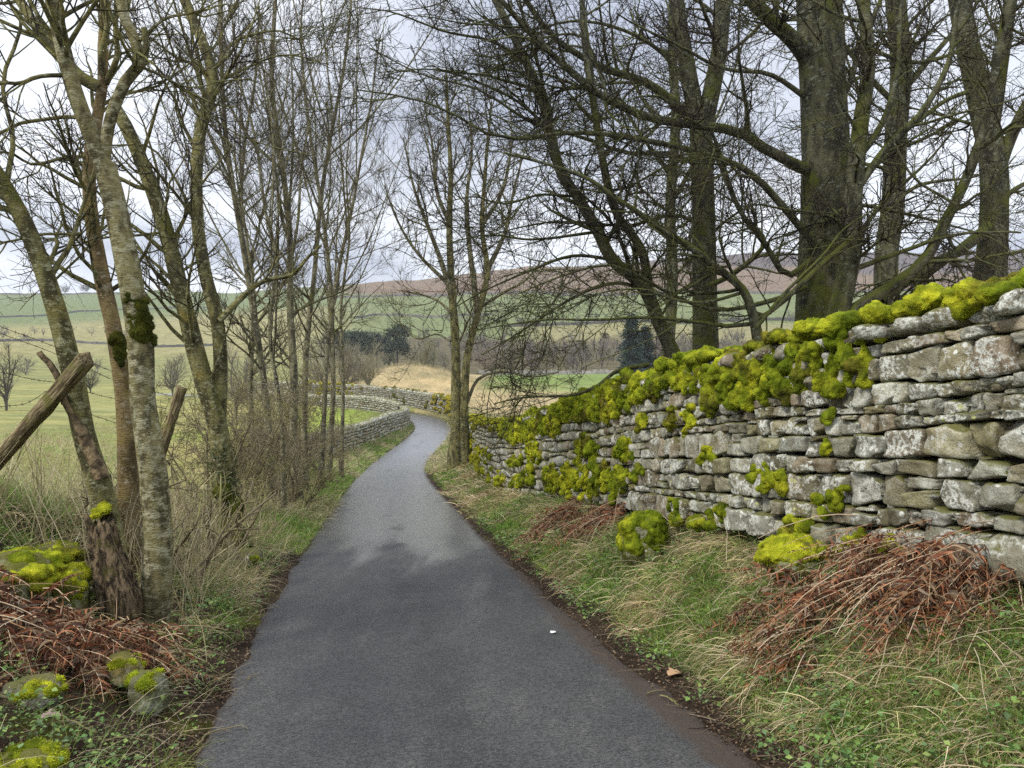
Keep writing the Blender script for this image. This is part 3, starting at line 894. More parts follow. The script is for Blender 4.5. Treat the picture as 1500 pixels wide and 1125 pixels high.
def field_wall(name, pts, H, label, group, rng, thick=0.5, scale=1.25, moss=None, bright=1.1, sides=(1, -1)):
    path = Path(pts, 300)
    root = thing(name, pts[0], label, 'wall', group)
    A = Acc(); L = path.L[-1]
    for sd in sides:
        A.add(*stones_on(path, 0.1, L, H, rng, rbox(2, 4.0), scale, sd, thick, seed=sd + 5, bright=bright))
    A.build('stone_face', M['stone'], root)
    V, f = core_of(path, 0, L, H, thick - 0.14, 60)
    mk('wall_core', V, f, M['core'], root, smooth=False)
    TV, TF = rbox(3, 3.0)
    n = int(L / 0.26); u = np.linspace(0.1, L, n)
    p, t, nl = path.at(u)
    half = np.stack([rng.uniform(0.09, 0.2, n), rng.uniform(0.18, 0.27, n), rng.uniform(0.10, 0.2, n)], 1)
    loc = TV[None] * half[:, None] * (1 + 0.25 * fbm(TV[None] * 1.3 + rng.uniform(0, 90, (n, 1, 3)), 2, 8)[..., None])
    V = p[:, None] + t[:, None] * loc[..., :1] + nl[:, None] * loc[..., 1:2]
    V[..., 2] += loc[..., 2] + H + 0.07
    C = np.repeat((PAL[rng.integers(0, len(PAL), n)] * rng.uniform(0.85, 1.25, (n, 1)) * bright)[:, None], len(TV), 1)
    Fq = (TF[None] + (np.arange(n) * len(TV))[:, None, None]).reshape(-1, 4)
    mk('coping', V.reshape(-1, 3), Fq, M['stone'], root, C.reshape(-1, 3))
    if moss:
        cs, rs, cl = [], [], []
        for (u0, u1, n_, tint) in moss:
            for _ in range(n_):
                u = rng.uniform(u0, u1) * L
                pp, tt, ll = path.at(np.array([u])); sd = sides[0]
                if rng.random() < 0.5: c = pp[0] + ll[0] * rng.uniform(-0.25, 0.25) + np.array([0, 0, H + 0.15])
                else: c = pp[0] + ll[0] * sd * (thick / 2 + 0.03) + np.array([0, 0, rng.uniform(0.1, H + 0.1)])
                cs.append(c); rs.append(rng.uniform(0.10, 0.26, 3)); cl.append(np.array(tint) * rng.uniform(0.7, 1.2))
        V, f, C = blobs(np.array(cs), np.array(rs), 2, rng, np.array(cl))
        mk('moss_cap', V, f, M['moss'], root, C)
    return root

# ------------------------------------------------------------------ bare trees
UP = np.array([0, 0, 1.0])
def limb(pts, Y0, Y1, r0, r1, n=16, wig=0.0, rng=None, power=1.0):
    """trace of a stem: photograph points with a depth running from Y0 to Y1"""
    Ys = np.linspace(Y0, Y1, len(pts))
    q = spline(np.array([P(a, b, Yv) for (a, b), Yv in zip(pts, Ys)]), n)
    rr = r1 + (r0 - r1) * (1 - np.linspace(0, 1, n)) ** power
    if wig and rng is not None:
        o = np.stack([fbm(np.stack([np.linspace(0, 3.5, n), np.full(n, 3.1 * k), np.full(n, rng.uniform(0, 99))], -1), 3, 81) for k in range(3)], -1)
        q = q + o * wig * np.linspace(0.1, 1, n)[:, None]
    return q, rr

def sprout(Pp, Rp, count, rng, t0=0.15, t1=1.0, ang=(35, 65), length=(0.5, 1.2), m=7, up=0.25, wig=0.12, rk=0.55, rmin=0.0025, rtip=0.25, bias=None, fall=0.5, relative=False, flat=0.0):
    """grow count side branches out of the parents (B,n,3)"""
    B, n, _ = Pp.shape
    seg = np.linalg.norm(np.diff(Pp, axis=1), axis=2).sum(1)
    w = seg / seg.sum()
    pi = rng.choice(B, count, p=w)
    t = rng.uniform(t0, t1, count)
    f = t * (n - 1); i = np.minimum(f.astype(int), n - 2); g = (f - i)[:, None]
    p0 = Pp[pi, i] * (1 - g) + Pp[pi, i + 1] * g
    tan = nrm(Pp[pi, i + 1] - Pp[pi, i])
    rp = Rp[pi, i] * (1 - g[:, 0]) + Rp[pi, i + 1] * g[:, 0]
    a = np.radians(rng.uniform(ang[0], ang[1], count))[:, None]
    side = rng.normal(0, 1, (count, 3))
    if flat: side[:, 2] *= (1 - flat)
    side = side - (side * tan).sum(1, keepdims=True) * tan
    side = nrm(side)
    d = nrm(tan * np.cos(a) + side * np.sin(a) + (np.asarray(bias) if bias is not None else 0))
    ln = rng.uniform(length[0], length[1], count) * (1 - fall * t)
    if relative: ln = ln * seg[pi]
    step = (ln / (m - 1))[:, None]
    pts = [p0]; cur = d
    for k in range(m - 1):
        cur = nrm(cur + UP * up / (m - 1) + rng.normal(0, wig, (count, 3)))
        pts.append(pts[-1] + cur * step)
    Q = np.stack(pts, 1)
    r0 = np.maximum(np.minimum(rp * rk, 0.018 * ln + 0.003), rmin)
    rr = r0[:, None] * (1 - (1 - rtip) * np.linspace(0, 1, m)[None])
    return Q, np.maximum(rr, rmin * 0.7)

def resamp(q, r, n):
    f = np.linspace(0, len(q) - 1, n)
    return np.stack([np.interp(f, np.arange(len(q)), q[:, k]) for k in range(3)], 1), np.interp(f, np.arange(len(q)), r)

def tree(name, label, stems, limbs, levels, mats, rng, sides=14, group=None, rough=0.10, extra=None, cat='tree', base=None, crown_from=None, min_z=None):
    """stems/limbs: (points, radii). levels: dicts for sprout, each grown on the level before.
    parts: trunk (the stems), limb work inside crown"""
    b = stems[0][0][0] if base is None else base
    root = thing(name, b, label, cat, group)
    A = Acc()
    for q, r in stems:
        V, f, _ = tubes(q[None], r[None], sides, rough, int(rng.integers(0, 999)))
        A.add(V, f)
    A.build('trunk', mats[0], root)
    A2 = Acc()
    if limbs:
        for q, r in limbs:
            V, f, _ = tubes(q[None], r[None], 8, rough, 5)
            A2.add(V, f)
    src = crown_from if crown_from is not None else list(stems) + list(limbs)
    S = [resamp(q, r, 16) for q, r in src]
    Pp = np.stack([s[0] for s in S]); Rp = np.stack([s[1] for s in S])
    A3 = Acc()
    L0 = (Pp, Rp)
    for li, lv in enumerate(levels):
        kw = dict(lv); k = kw.pop('k', 4 if li < 1 else 3); also = kw.pop('also', None)
        Q, r = sprout(Pp, Rp, rng=rng, **kw)
        V, f, _ = tubes(Q, r, k)
        (A2 if li == 0 else A3).add(V, f)
        if also:                                     # short shoots straight off the limbs as well
            kw2 = dict(kw); kw2.update(also)
            Q2, r2 = sprout(L0[0], L0[1], rng=rng, **kw2)
            V, f, _ = tubes(Q2, r2, 3); A3.add(V, f)
        Pp, Rp = Q, r
    crown = A2.build('crown', mats[1], root)
    A3.build('twig_canopy', mats[2], crown)
    if extra: extra(root)
    return root

def rooted(q, r, flare=1.5, h=0.35, depth=0.35):
    """carry a stem down into the ground and flare its foot"""
    b = q[0].copy(); g = gz(b[0], b[1])
    foot = b.copy(); foot[2] = min(g, b[2]) - depth
    d = np.concatenate([[0], np.cumsum(np.linalg.norm(np.diff(q, axis=0), axis=1))])
    r2 = r * (1 + (flare - 1) * np.exp(-d / h))
    return np.concatenate([[foot], q]), np.concatenate([[r2[0] * 1.08], r2])

def moss_lump(root, cs, rs, rng, nspk=4000, cols=None, sub=3, nm='moss'):
    cs = np.array(cs); rs = np.array(rs)
    cl = (MOSSC[rng.integers(0, len(MOSSC), len(cs))] if cols is None else np.tile(np.array(cols), (len(cs), 1))) * rng.uniform(0.8, 1.1, (len(cs), 1))
    V, f = fuse(cs, rs, rng, 0.011, 0.7)
    C = moss_tint(V) if cols is None else np.tile(np.array(cols), (len(V), 1)) * (1 + 0.35 * fbm(V * 9, 2, 5))[:, None]
    o = mk(nm, V, f, M['moss'], root, C)
    if nspk:
        p, nn, k = surf_sample(V, f, nspk, rng)
        n = len(p)
        V2, f2, C2 = spikes(p - nn * 0.003, nn, rng.uniform(0.008, 0.02, n), rng.uniform(0.003, 0.006, n), C[f[k, 0]] * rng.uniform(0.65, 1.45, (n, 1)), rng, 0.55, 0.2)
        mk('moss_fronds', V2, f2, M['fuzz'], o, C2, smooth=False)
    return o

def sleeve(root, q, r, zr, cover, rng, nspk, tint=(0.085, 0.088, 0.010)):
    """a moss collar hugging a stem between two heights"""
    cs, rs = [], []
    for _ in range(int(60 * cover) + 14):
        z = zr[0] + (zr[1] - zr[0]) * rng.random() ** 1.5
        c = np.array([np.interp(z, q[1:, 2], q[1:, k]) for k in range(3)]); rr = np.interp(z, q[1:, 2], r[1:])
        f_ = (z - zr[0]) / (zr[1] - zr[0])
        a = rng.uniform(-2.7 + 1.3 * (1 - f_), 0.3) if cover > 0.5 else rng.normal(-0.8, 0.35)
        cs.append(c + np.array([math.cos(a), math.sin(a), 0]) * rr * 0.93)
        s_ = rng.uniform(0.012, 0.032) * (1.3 - 0.5 * f_); rs.append((s_, s_, s_ * rng.uniform(0.9, 1.6)))
    moss_lump(root, cs, rs, rng, nspk, tint, nm='moss_collar')

ASH = (M['bark_ash'], M['bark_ash'], M['twig_ash'])
ORNG = (M['bark_orange'], M['bark_ash'], M['twig_ash'])
PALE = (M['bark_pale'], M['bark_ash'], M['twig_ash'])
GROVE = (M['bark_grove'], M['bark_grove'], M['twig_grove'])
BEECH = (M['bark_beech'], M['bark_beech'], M['twig_beech'])

def ash_levels(n1, len1, n2, n3, tw=0.0026, t0=0.45):
    return [dict(count=n1, t0=t0, t1=1.0, ang=(30, 60), length=len1, m=9, up=0.55, wig=0.13, rk=0.42, rmin=0.007, fall=0.35),
            dict(count=n2, t0=0.2, t1=1.0, ang=(28, 60), length=(0.28, 0.62), m=6, up=0.45, wig=0.14, rk=0.6, rmin=0.004, relative=True, fall=0.5),
            dict(count=n3, t0=0.15, t1=1.0, ang=(28, 65), length=(0.3, 0.75), m=4, up=0.35, wig=0.16, rk=0.7, rmin=tw, relative=True, fall=0.4, rtip=0.6)]

def build_left_trees():
    rng = np.random.default_rng(5)
    G = 'ash stems along the left bank'
    # the far left leaning stem
    q, r = rooted(*limb([(172, 862), (152, 735), (124, 640), (106, 545), (78, 440), (42, 340), (0, 262), (-60, 180), (-130, 90), (-205, -20), (-260, -150), (-290, -300)], 5.7, 5.3, 0.094, 0.018, 40), 1.25)
    l1 = limb([(120, 342), (60, 345), (0, 356), (-60, 380)], 5.8, 5.2, 0.012, 0.006, 12, 0.05, rng)
    l2 = limb([(70, 420), (110, 380), (150, 345), (210, 340), (270, 350)], 5.7, 6.4, 0.010, 0.005, 12, 0.06, rng)
    l3 = limb([(8, 275), (20, 200), (5, 120), (30, 40), (20, -40)], 5.6, 5.9, 0.02, 0.008, 12, 0.05, rng)
    def dead(root):
        a = limb([(96, 592), (88, 560), (72, 535), (54, 516)], 5.55, 5.5, 0.028, 0.020, 14, 0.02, rng)
        b = limb([(150, 700), (128, 650), (104, 600), (84, 565)], 5.6, 5.55, 0.055, 0.03, 14, 0.015, rng)
        A = Acc()
        for qq, rr in (a, b):
            V, f, _ = tubes(qq[None], rr[None], 9, 0.25, 3); A.add(V, f)
        A.build('dead_branch', M['deadwood'], root)
    tree('ash_tree', 'bare leaning ash stem with a split dead branch beside the crossed fence post', [(q, r)], [l1, l2, l3],
         ash_levels(30, (0.6, 1.5), 170, 500, t0=0.35), ASH, rng, 14, G, 0.12, dead)
    # second stem, tall and straight behind
    q, r = rooted(*limb([(186, 805), (188, 700), (183, 590), (166, 480), (148, 400), (133, 310), (131, 235), (143, 170), (151, 115), (150, 70), (154, 10), (150, -60)], 6.2, 6.2, 0.086, 0.030, 36), 1.15)
    la = limb([(150, 130), (112, 108), (62, 50), (25, -5), (-20, -60)], 6.2, 6.4, 0.052, 0.036, 14, 0.02, rng)
    lb = limb([(152, 125), (150, 80), (158, 30), (155, -30)], 6.2, 6.1, 0.030, 0.016, 12, 0.03, rng)
    lc = limb([(155, 122), (172, 80), (168, 30), (176, -40)], 6.2, 6.0, 0.026, 0.014, 12, 0.03, rng)
    ld = limb([(140, 180), (100, 170), (45, 178), (0, 198), (-60, 215)], 6.2, 5.6, 0.018, 0.008, 14, 0.05, rng)
    le = limb([(134, 228), (90, 232), (45, 243), (8, 226), (-30, 240)], 6.2, 5.5, 0.016, 0.007, 14, 0.05, rng)
    def m2(root): sleeve(root, q, r, (P(182, 530, 6.2)[2], P(182, 492, 6.2)[2]), 0.2, rng, 900)
    tree('ash_tree', 'bare ash trunk with orange-tinted bark, just behind the pale trunk with the moss collar', [(q, r)], [la, lb, lc, ld, le],
         ash_levels(60, (0.5, 1.5), 330, 1100, t0=0.4), ORNG, rng, 14, G, 0.10, m2)
    # the pale forked trunk nearest the road
    q, r = rooted(*limb([(226, 908), (233, 800), (224, 690), (210, 590), (206, 500), (191, 410), (173, 320), (153, 240)], 5.4, 5.3, 0.100, 0.072, 34), 1.12)
    la = limb([(155, 250), (132, 195), (108, 130), (90, 60), (72, -25), (60, -100)], 5.3, 5.1, 0.060, 0.044, 22)
    lb = limb([(152, 245), (154, 212), (164, 165), (183, 118), (200, 98), (197, 60), (180, 20), (172, -50)], 5.3, 5.2, 0.042, 0.032, 22, 0.025, rng)
    ls = limb([(196, 105), (208, 95), (214, 70), (210, 40)], 5.25, 5.2, 0.03, 0.018, 10, 0.02, rng)
    lc = limb([(98, 110), (60, 112), (25, 122), (-20, 120)], 5.2, 4.9, 0.016, 0.010, 10, 0.03, rng)
    ld = limb([(200, 95), (235, 110), (262, 125), (300, 150)], 5.2, 5.6, 0.012, 0.005, 10, 0.03, rng)
    le = limb([(205, 60), (240, 30), (290, 20), (330, 5)], 5.2, 5.6, 0.012, 0.006, 10, 0.03, rng)
    def m3(root):
        zt, zb = P(200, 428, 5.3)[2], P(210, 500, 5.3)[2]
        sleeve(root, q, r, (zb, zt), 0.7, rng, 4000)
    tree('ash_tree', 'pale forked bare trunk with a dark moss collar halfway up, nearest the left roadside', [(q, r), la, lb], [ls, lc, ld, le],
         ash_levels(56, (0.4, 1.3), 300, 1000, t0=0.35), PALE, rng, 16, G, 0.10, m3, crown_from=[la, lb, lc, ld, le])
    # the twin stem behind, foot wrapped in ivy and moss
    q, r = rooted(*limb([(340, 805), (330, 705), (318, 620), (296, 550), (268, 440), (241, 330), (207, 235), (182, 180), (170, 160)], 9.3, 9.2, 0.135, 0.075, 30), 1.35)
    q2, r2 = limb([(320, 625), (323, 540), (318, 470), (298, 390), (288, 300), (292, 200), (312, 120), (296, 60), (271, 0), (262, -60)], 9.35, 9.5, 0.088, 0.060, 34)
    la = limb([(321, 470), (350, 440), (386, 412), (430, 402), (448, 380), (470, 360)], 9.3, 9.8, 0.044, 0.016, 16, 0.02, rng)
    lb = limb([(310, 110), (345, 60), (400, 45), (440, 60)], 9.5, 9.9, 0.025, 0.010, 12, 0.04, rng)
    lc = limb([(296, 145), (250, 120), (222, 90), (200, 92)], 9.5, 9.2, 0.022, 0.010, 12, 0.04, rng)
    ld = limb([(290, 330), (250, 250), (215, 215), (160, 215)], 9.4, 9.0, 0.022, 0.008, 12, 0.05, rng)
    le = limb([(314, 125), (360, 100), (420, 80), (470, 90)], 9.5, 10.2, 0.020, 0.008, 12, 0.05, rng)
    lf = limb([(240, 340), (200, 345), (150, 350), (90, 370)], 9.2, 8.6, 0.018, 0.007, 12, 0.05, rng)
    def m4(root):
        c = []; s = []
        for (a, b) in ((335, 770), (350, 790), (322, 800), (345, 745), (328, 720), (360, 805)): c.append(P(a, b, 9.2)); s.append((0.10, 0.10, 0.15))
        moss_lump(root, c, s, rng, 5000, (0.10, 0.11, 0.012), nm='moss_foot')
        q_, r_ = resamp(q, r, 60)
        n = 900; i = rng.integers(2, 16, n); a = rng.uniform(0, 6.28, n)
        p = q_[i] + np.stack([np.cos(a), np.sin(a), np.zeros(n)], 1) * (r_[i] * 1.08)[:, None] + rng.normal(0, 0.03, (n, 3))
        V, f, C = leaves(p, np.stack([np.cos(a), np.sin(a), np.full(n, 0.2)], 1), rng.uniform(0.02, 0.045, n), np.array([0.055, 0.075, 0.02]) * rng.uniform(0.6, 1.5, (n, 1)), rng)
        mk('ivy', V, f, M['leaf'], root, C)
    tree('ash_tree', 'bare ash that splits low into two tall stems, its foot wrapped in moss and ivy', [(q, r), (q2, r2)], [la, lb, lc, ld, le, lf],
         ash_levels(90, (0.8, 2.2), 600, 2200, t0=0.3), ASH, rng, 14, G, 0.09, m4)

def build_grove():
    rng = np.random.default_rng(17)
    G = 'bare trees of the roadside grove on the left'
    specs = [
        ('tall bare tree with a mossy foot at the road side of the left grove', 16, [(436, 718), (430, 640), (432, 560), (426, 460), (425, 350), (415, 250), (400, 130), (405, 20), (410, -80)], 0.115, 0.045),
        ('bare tree of the left grove leaning gently right above the road', 18, [(446, 705), (447, 600), (450, 500), (461, 400), (470, 300), (482, 220), (500, 130), (512, 30), (520, -60)], 0.10, 0.035),
        ('bare tree leaning left over the hedge bank at the near end of the grove', 15, [(398, 712), (391, 600), (378, 500), (362, 400), (345, 300), (331, 200), (323, 90), (320, -10), (318, -80)], 0.10, 0.04),
        ('slim bare tree bending out to the right at the far end of the left grove', 20, [(470, 695), (475, 600), (481, 500), (500, 380), (520, 290), (536, 200), (548, 120), (560, 50)], 0.09, 0.025),
        ('straight bare tree deep in the left grove, tallest crown against the sky', 23, [(482, 686), (488, 560), (484, 420), (470, 300), (452, 180), (442, 60), (446, -20)], 0.11, 0.035),
        ('thin young tree with a crooked stem inside the left grove', 14, [(416, 738), (411, 600), (396, 480), (405, 380), (386, 300), (371, 190), (350, 100), (340, 10)], 0.06, 0.02),
        ('thin bare stem at the back of the left grove above the field wall', 26, [(500, 672), (503, 560), (500, 450), (512, 350), (508, 250), (520, 170), (518, 110)], 0.09, 0.02),
        ('bare hedge tree behind the twin-stemmed ash, rising from the field edge', 20, [(372, 690), (366, 560), (372, 440), (352, 330), (356, 220), (372, 110), (380, 10)], 0.10, 0.03),
    ]
    for lab, Y, pts, r0, r1 in specs:
        q, r = rooted(*limb(pts, Y, Y + 0.4, r0 * 0.80, r1 * 0.8, 30, 0.10, rng), 1.3)
        lm = []
        for _ in range(5):                                     # rising limbs
            i = rng.integers(9, 22)
            d = nrm(np.array([rng.normal(0, 0.5), rng.normal(0, 0.5), 0.9]))
            l = rng.uniform(2.2, 4.4)
            p = [q[i] + d * l * t + np.array([0, 0, 0.5 * l * t * t]) + rng.normal(0, 0.08, 3) * t for t in (0, 0.3, 0.65, 1)]
            lm.append((spline(p, 14), np.linspace(r[i] * 0.55, 0.012, 14)))
        tree('grove_tree', lab, [(q, r)], lm,
             [dict(count=62, t0=0.22, t1=1.0, ang=(28, 62), length=(1.0, 2.6), m=9, up=0.55, wig=0.10, rk=0.45, rmin=0.009, fall=0.45),
              dict(count=500, t0=0.2, t1=1.0, ang=(25, 58), length=(0.3, 0.6), m=6, up=0.45, wig=0.14, rk=0.6, rmin=0.0048, relative=True, fall=0.5),
              dict(count=2500, t0=0.2, t1=1.0, ang=(25, 62), length=(0.3, 0.7), m=4, up=0.4, wig=0.15, rk=0.7, rmin=0.0033, relative=True, fall=0.4, rtip=0.6)],
             GROVE, rng, 10, G, 0.08)

def build_centre_ash():
    rng = np.random.default_rng(23)
    Y = 27
    q, r = rooted(*limb([(668, 668), (668, 600), (667, 500), (662, 430), (658, 340), (660, 250), (656, 160), (654, 110)], Y, Y, 0.205, 0.045, 30, 0.05, rng), 1.6, 0.5)
    q2, r2 = rooted(*limb([(681, 664), (680, 590), (685, 520), (700, 460), (714, 400), (706, 330), (712, 240), (720, 150)], Y, Y - 0.3, 0.175, 0.035, 30, 0.05, rng), 1.6, 0.5)
    tr = [([(665, 440), (645, 380), (622, 320), (602, 262), (590, 200)], 0.10), ([(662, 420), (640, 400), (612, 372), (585, 330), (565, 270)], 0.07),
          ([(700, 460), (690, 380), (684, 300), (690, 220), (684, 140)], 0.11), ([(712, 400), (740, 340), (752, 280), (770, 210)], 0.09),
          ([(660, 330), (640, 280), (635, 220), (622, 150)], 0.08), ([(706, 330), (735, 280), (748, 210), (745, 150)], 0.08),
          ([(662, 460), (640, 440), (610, 430), (580, 425)], 0.05), ([(704, 450), (735, 430), (770, 410), (800, 370)], 0.06),
          ([(684, 590), (700, 556), (735, 545), (775, 552), (820, 545)], 0.06), ([(660, 500), (640, 490), (610, 495), (585, 470)], 0.035)]
    lm = [limb(p, Y, Y + rng.uniform(-1.6, 1.6), r0 * 1.1, 0.02, 14, 0.08, rng) for p, r0 in tr]
    tree('ash_tree', 'bare twin-stemmed ash standing alone where the road bends, in front of the mossy wall end', [(q, r), (q2, r2)], lm,
         [dict(count=120, t0=0.3, t1=1.0, ang=(25, 58), length=(1.4, 3.4), m=9, up=0.55, wig=0.10, rk=0.45, rmin=0.012, fall=0.45),
          dict(count=900, t0=0.2, t1=1.0, ang=(25, 55), length=(0.3, 0.6), m=6, up=0.5, wig=0.13, rk=0.6, rmin=0.0075, relative=True, fall=0.5),
          dict(count=4200, t0=0.2, t1=1.0, ang=(25, 58), length=(0.3, 0.7), m=4, up=0.45, wig=0.14, rk=0.7, rmin=0.005, relative=True, fall=0.4, rtip=0.6)],
         (M['bark_ash'], M['bark_grove'], M['twig_grove']), rng, 12, None, 0.07)

def beech_levels(n1, len1, n2, n3, n4=0, tw=0.003, t0=0.2, up=0.05):
    lv = [dict(count=n1, t0=t0, t1=1.0, ang=(35, 70), length=len1, m=10, up=up, wig=0.12, rk=0.45, rmin=0.008, fall=0.35, flat=0.45),
          dict(count=n2, t0=0.15, t1=1.0, ang=(35, 65), length=(0.28, 0.6), m=7, up=0.05, wig=0.15, rk=0.6, rmin=0.005, relative=True, fall=0.5, flat=0.4),
          dict(count=n3, t0=0.12, t1=1.0, ang=(35, 70), length=(0.3, 0.65), m=5, up=0.05, wig=0.17, rk=0.7, rmin=tw, relative=True, fall=0.4, rtip=0.6)]
    if n4: lv.append(dict(count=n4, t0=0.15, t1=1.0, ang=(30, 65), length=(0.3, 0.7), m=3, up=0.1, wig=0.18, rk=0.8, rmin=tw * 0.85, relative=True, fall=0.4, rtip=0.7))
    return lv

def build_right_trees():
    rng = np.random.default_rng(41)
    G = 'mossy trees behind the wall on the right'
    LB = lambda pts, Y0, Y1, r0, r1, w=0.06: limb(pts, Y0, Y1, r0, r1, 18, w, rng)
    # leaning tree nearest the road
    q, r = rooted(*limb([(998, 545), (968, 478), (942, 420), (897, 381), (875, 338), (846, 288), (820, 248), (795, 150), (760, 70), (725, 0), (690, -70)], 11, 10.3, 0.108, 0.045, 40, 0.02, rng), 1.15)
    q2, r2 = limb([(950, 420), (939, 364), (904, 314), (886, 250), (868, 140), (856, 60), (850, -30)], 11, 11.3, 0.072, 0.04, 26, 0.02, rng)
    lm = [LB([(945, 425), (900, 415), (830, 440), (770, 480), (705, 520)], 11, 10.2, 0.03, 0.008),
          LB([(895, 380), (840, 375), (780, 395), (720, 420), (660, 455)], 11, 10.5, 0.028, 0.007),
          LB([(950, 534), (904, 543), (875, 565), (835, 578), (765, 582), (725, 594)], 10.6, 9.8, 0.034, 0.008),
          LB([(875, 340), (830, 345), (770, 350), (720, 345), (660, 355)], 10.9, 10.4, 0.025, 0.006),
          LB([(845, 288), (790, 285), (740, 300), (690, 290), (640, 300)], 10.8, 10.2, 0.022, 0.006),
          LB([(890, 280), (930, 270), (985, 240), (1040, 225)], 11.2, 11.8, 0.022, 0.008),
          LB([(805, 190), (760, 150), (700, 120), (630, 100), (560, 110)], 10.5, 9.8, 0.026, 0.006),
          LB([(770, 90), (720, 60), (650, 45), (590, 20), (520, 10)], 10.4, 9.6, 0.026, 0.006),
          LB([(965, 470), (985, 430), (975, 380), (1000, 340)], 11, 11.4, 0.02, 0.007)]
    tree('beech_tree', 'slender bare tree leaning over the road from behind the lower part of the mossy wall', [(q, r), (q2, r2)], lm,
         beech_levels(105, (0.8, 2.3), 950, 4400, 3400), BEECH, rng, 12, G, 0.08)
    # middle trunk that forks high
    q, r = rooted(*limb([(1034, 545), (1032, 400), (1030, 300), (1028, 230), (1025, 165)], 13, 13, 0.225, 0.185, 26), 1.15)
    s1 = limb([(1022, 185), (1009, 110), (996, 40), (985, -60)], 13, 13, 0.15, 0.12, 16)
    s2 = limb([(1030, 190), (1044, 125), (1055, 60), (1063, -60)], 13, 13.1, 0.16, 0.12, 16)
    lm = [LB([(1020, 190), (1000, 162), (948, 121), (894, 103), (840, 75), (805, 48), (770, 0), (740, -40)], 13, 11.4, 0.085, 0.035, 0.03),
          LB([(1028, 245), (980, 225), (920, 225), (850, 200), (780, 180), (700, 130), (620, 110), (540, 70)], 13, 11.2, 0.045, 0.008),
          LB([(1030, 330), (985, 315), (920, 330), (850, 325), (780, 330), (700, 350)], 13, 11.8, 0.035, 0.007),
          LB([(1034, 350), (1070, 320), (1110, 300), (1160, 310)], 13, 13.4, 0.03, 0.008),
          LB([(1010, 120), (960, 70), (900, 40), (840, 30), (770, 45), (690, 30)], 13, 11.5, 0.04, 0.008),
          LB([(1050, 90), (1090, 60), (1120, 30), (1150, -20)], 13, 12.4, 0.035, 0.012),
          LB([(1035, 420), (1075, 400), (1120, 355), (1085, 310), (1060, 250), (1040, 200)], 12.6, 12.2, 0.05, 0.02)]
    tree('beech_tree', 'straight dark trunk forking high up, standing behind the wall left of the thickest trunk', [(q, r), s1, s2], lm,
         beech_levels(120, (0.9, 2.7), 1050, 4600, 3500), BEECH, rng, 14, G, 0.06, crown_from=[s1, s2] + lm)
    # the thick trunk
    q, r = rooted(*limb([(1196, 560), (1203, 420), (1208, 300), (1208, 200), (1204, 100), (1200, 0), (1196, -140)], 11, 11, 0.345, 0.30, 30), 1.12)
    lm = [LB([(1198, 110), (1165, 62), (1125, 25), (1085, -20)], 11, 10.6, 0.13, 0.09, 0.02),
          LB([(1195, 255), (1174, 245), (1124, 220), (1082, 194), (1010, 182), (948, 172), (877, 139), (841, 110), (788, 60), (735, 0), (700, -40)], 11, 9.4, 0.085, 0.03, 0.02),
          LB([(1195, 360), (1170, 330), (1125, 277), (1090, 247), (1030, 224), (948, 206), (862, 194), (806, 197), (752, 203), (713, 196), (663, 167), (603, 144), (521, 132)], 10.7, 8.8, 0.055, 0.008, 0.02),
          LB([(1190, 380), (1152, 403), (1120, 357), (1084, 310), (1062, 250), (1040, 190), (1000, 130)], 10.7, 10.1, 0.05, 0.015, 0.02),
          LB([(1200, 330), (1250, 300), (1310, 310), (1390, 330), (1470, 350)], 10.7, 10.2, 0.035, 0.008),
          LB([(1215, 100), (1260, 70), (1330, 90), (1400, 75), (1480, 20)], 11, 10.4, 0.04, 0.012),
          LB([(1212, 180), (1245, 120), (1262, 70), (1290, 0)], 11, 10.8, 0.05, 0.03),
          LB([(1180, 420), (1130, 440), (1050, 453), (980, 430), (900, 390), (830, 400), (760, 430)], 10.6, 9.2, 0.038, 0.007),
          LB([(1190, 150), (1130, 110), (1060, 100), (980, 60), (900, 20)], 11, 9.8, 0.04, 0.010)]
    def ivy(root):
        n = 1500; a = rng.uniform(0, 6.28, n); h = np.clip(rng.normal(2.9, 0.55, n), 1.4, 5)
        cxy = np.stack([np.interp(h, q[:, 2], q[:, 0]), np.interp(h, q[:, 2], q[:, 1])], 1)
        p = np.stack([cxy[:, 0] + np.cos(a) * 0.335, cxy[:, 1] + np.sin(a) * 0.335, h], 1)
        keep = vnoise(p * 3.0, 4) > 0.12
        p, a = p[keep], a[keep]; n = len(p)
        V, f, C = leaves(p, np.stack([np.cos(a), np.sin(a), np.full(n, 0.1)], 1), rng.uniform(0.015, 0.03, n), np.array([0.035, 0.05, 0.025]) * rng.uniform(0.6, 1.4, (n, 1)), rng)
        mk('ivy', V, f, M['leaf'], root, C)
    tree('beech_tree', 'thickest trunk behind the wall, grey-green bark with ivy and long sweeping limbs', [(q, r)], lm,
         beech_levels(140, (0.9, 2.7), 1200, 5200, 4000), BEECH, rng, 22, G, 0.05, ivy, crown_from=lm)
    # stem pressed against the thick trunk, with a long limb reaching right
    q, r = rooted(*limb([(1218, 505), (1228, 455), (1247, 370), (1250, 280), (1260, 185), (1272, 95), (1266, 0), (1262, -80)], 9.9, 9.9, 0.14, 0.065, 28, 0.02, rng), 1.15)
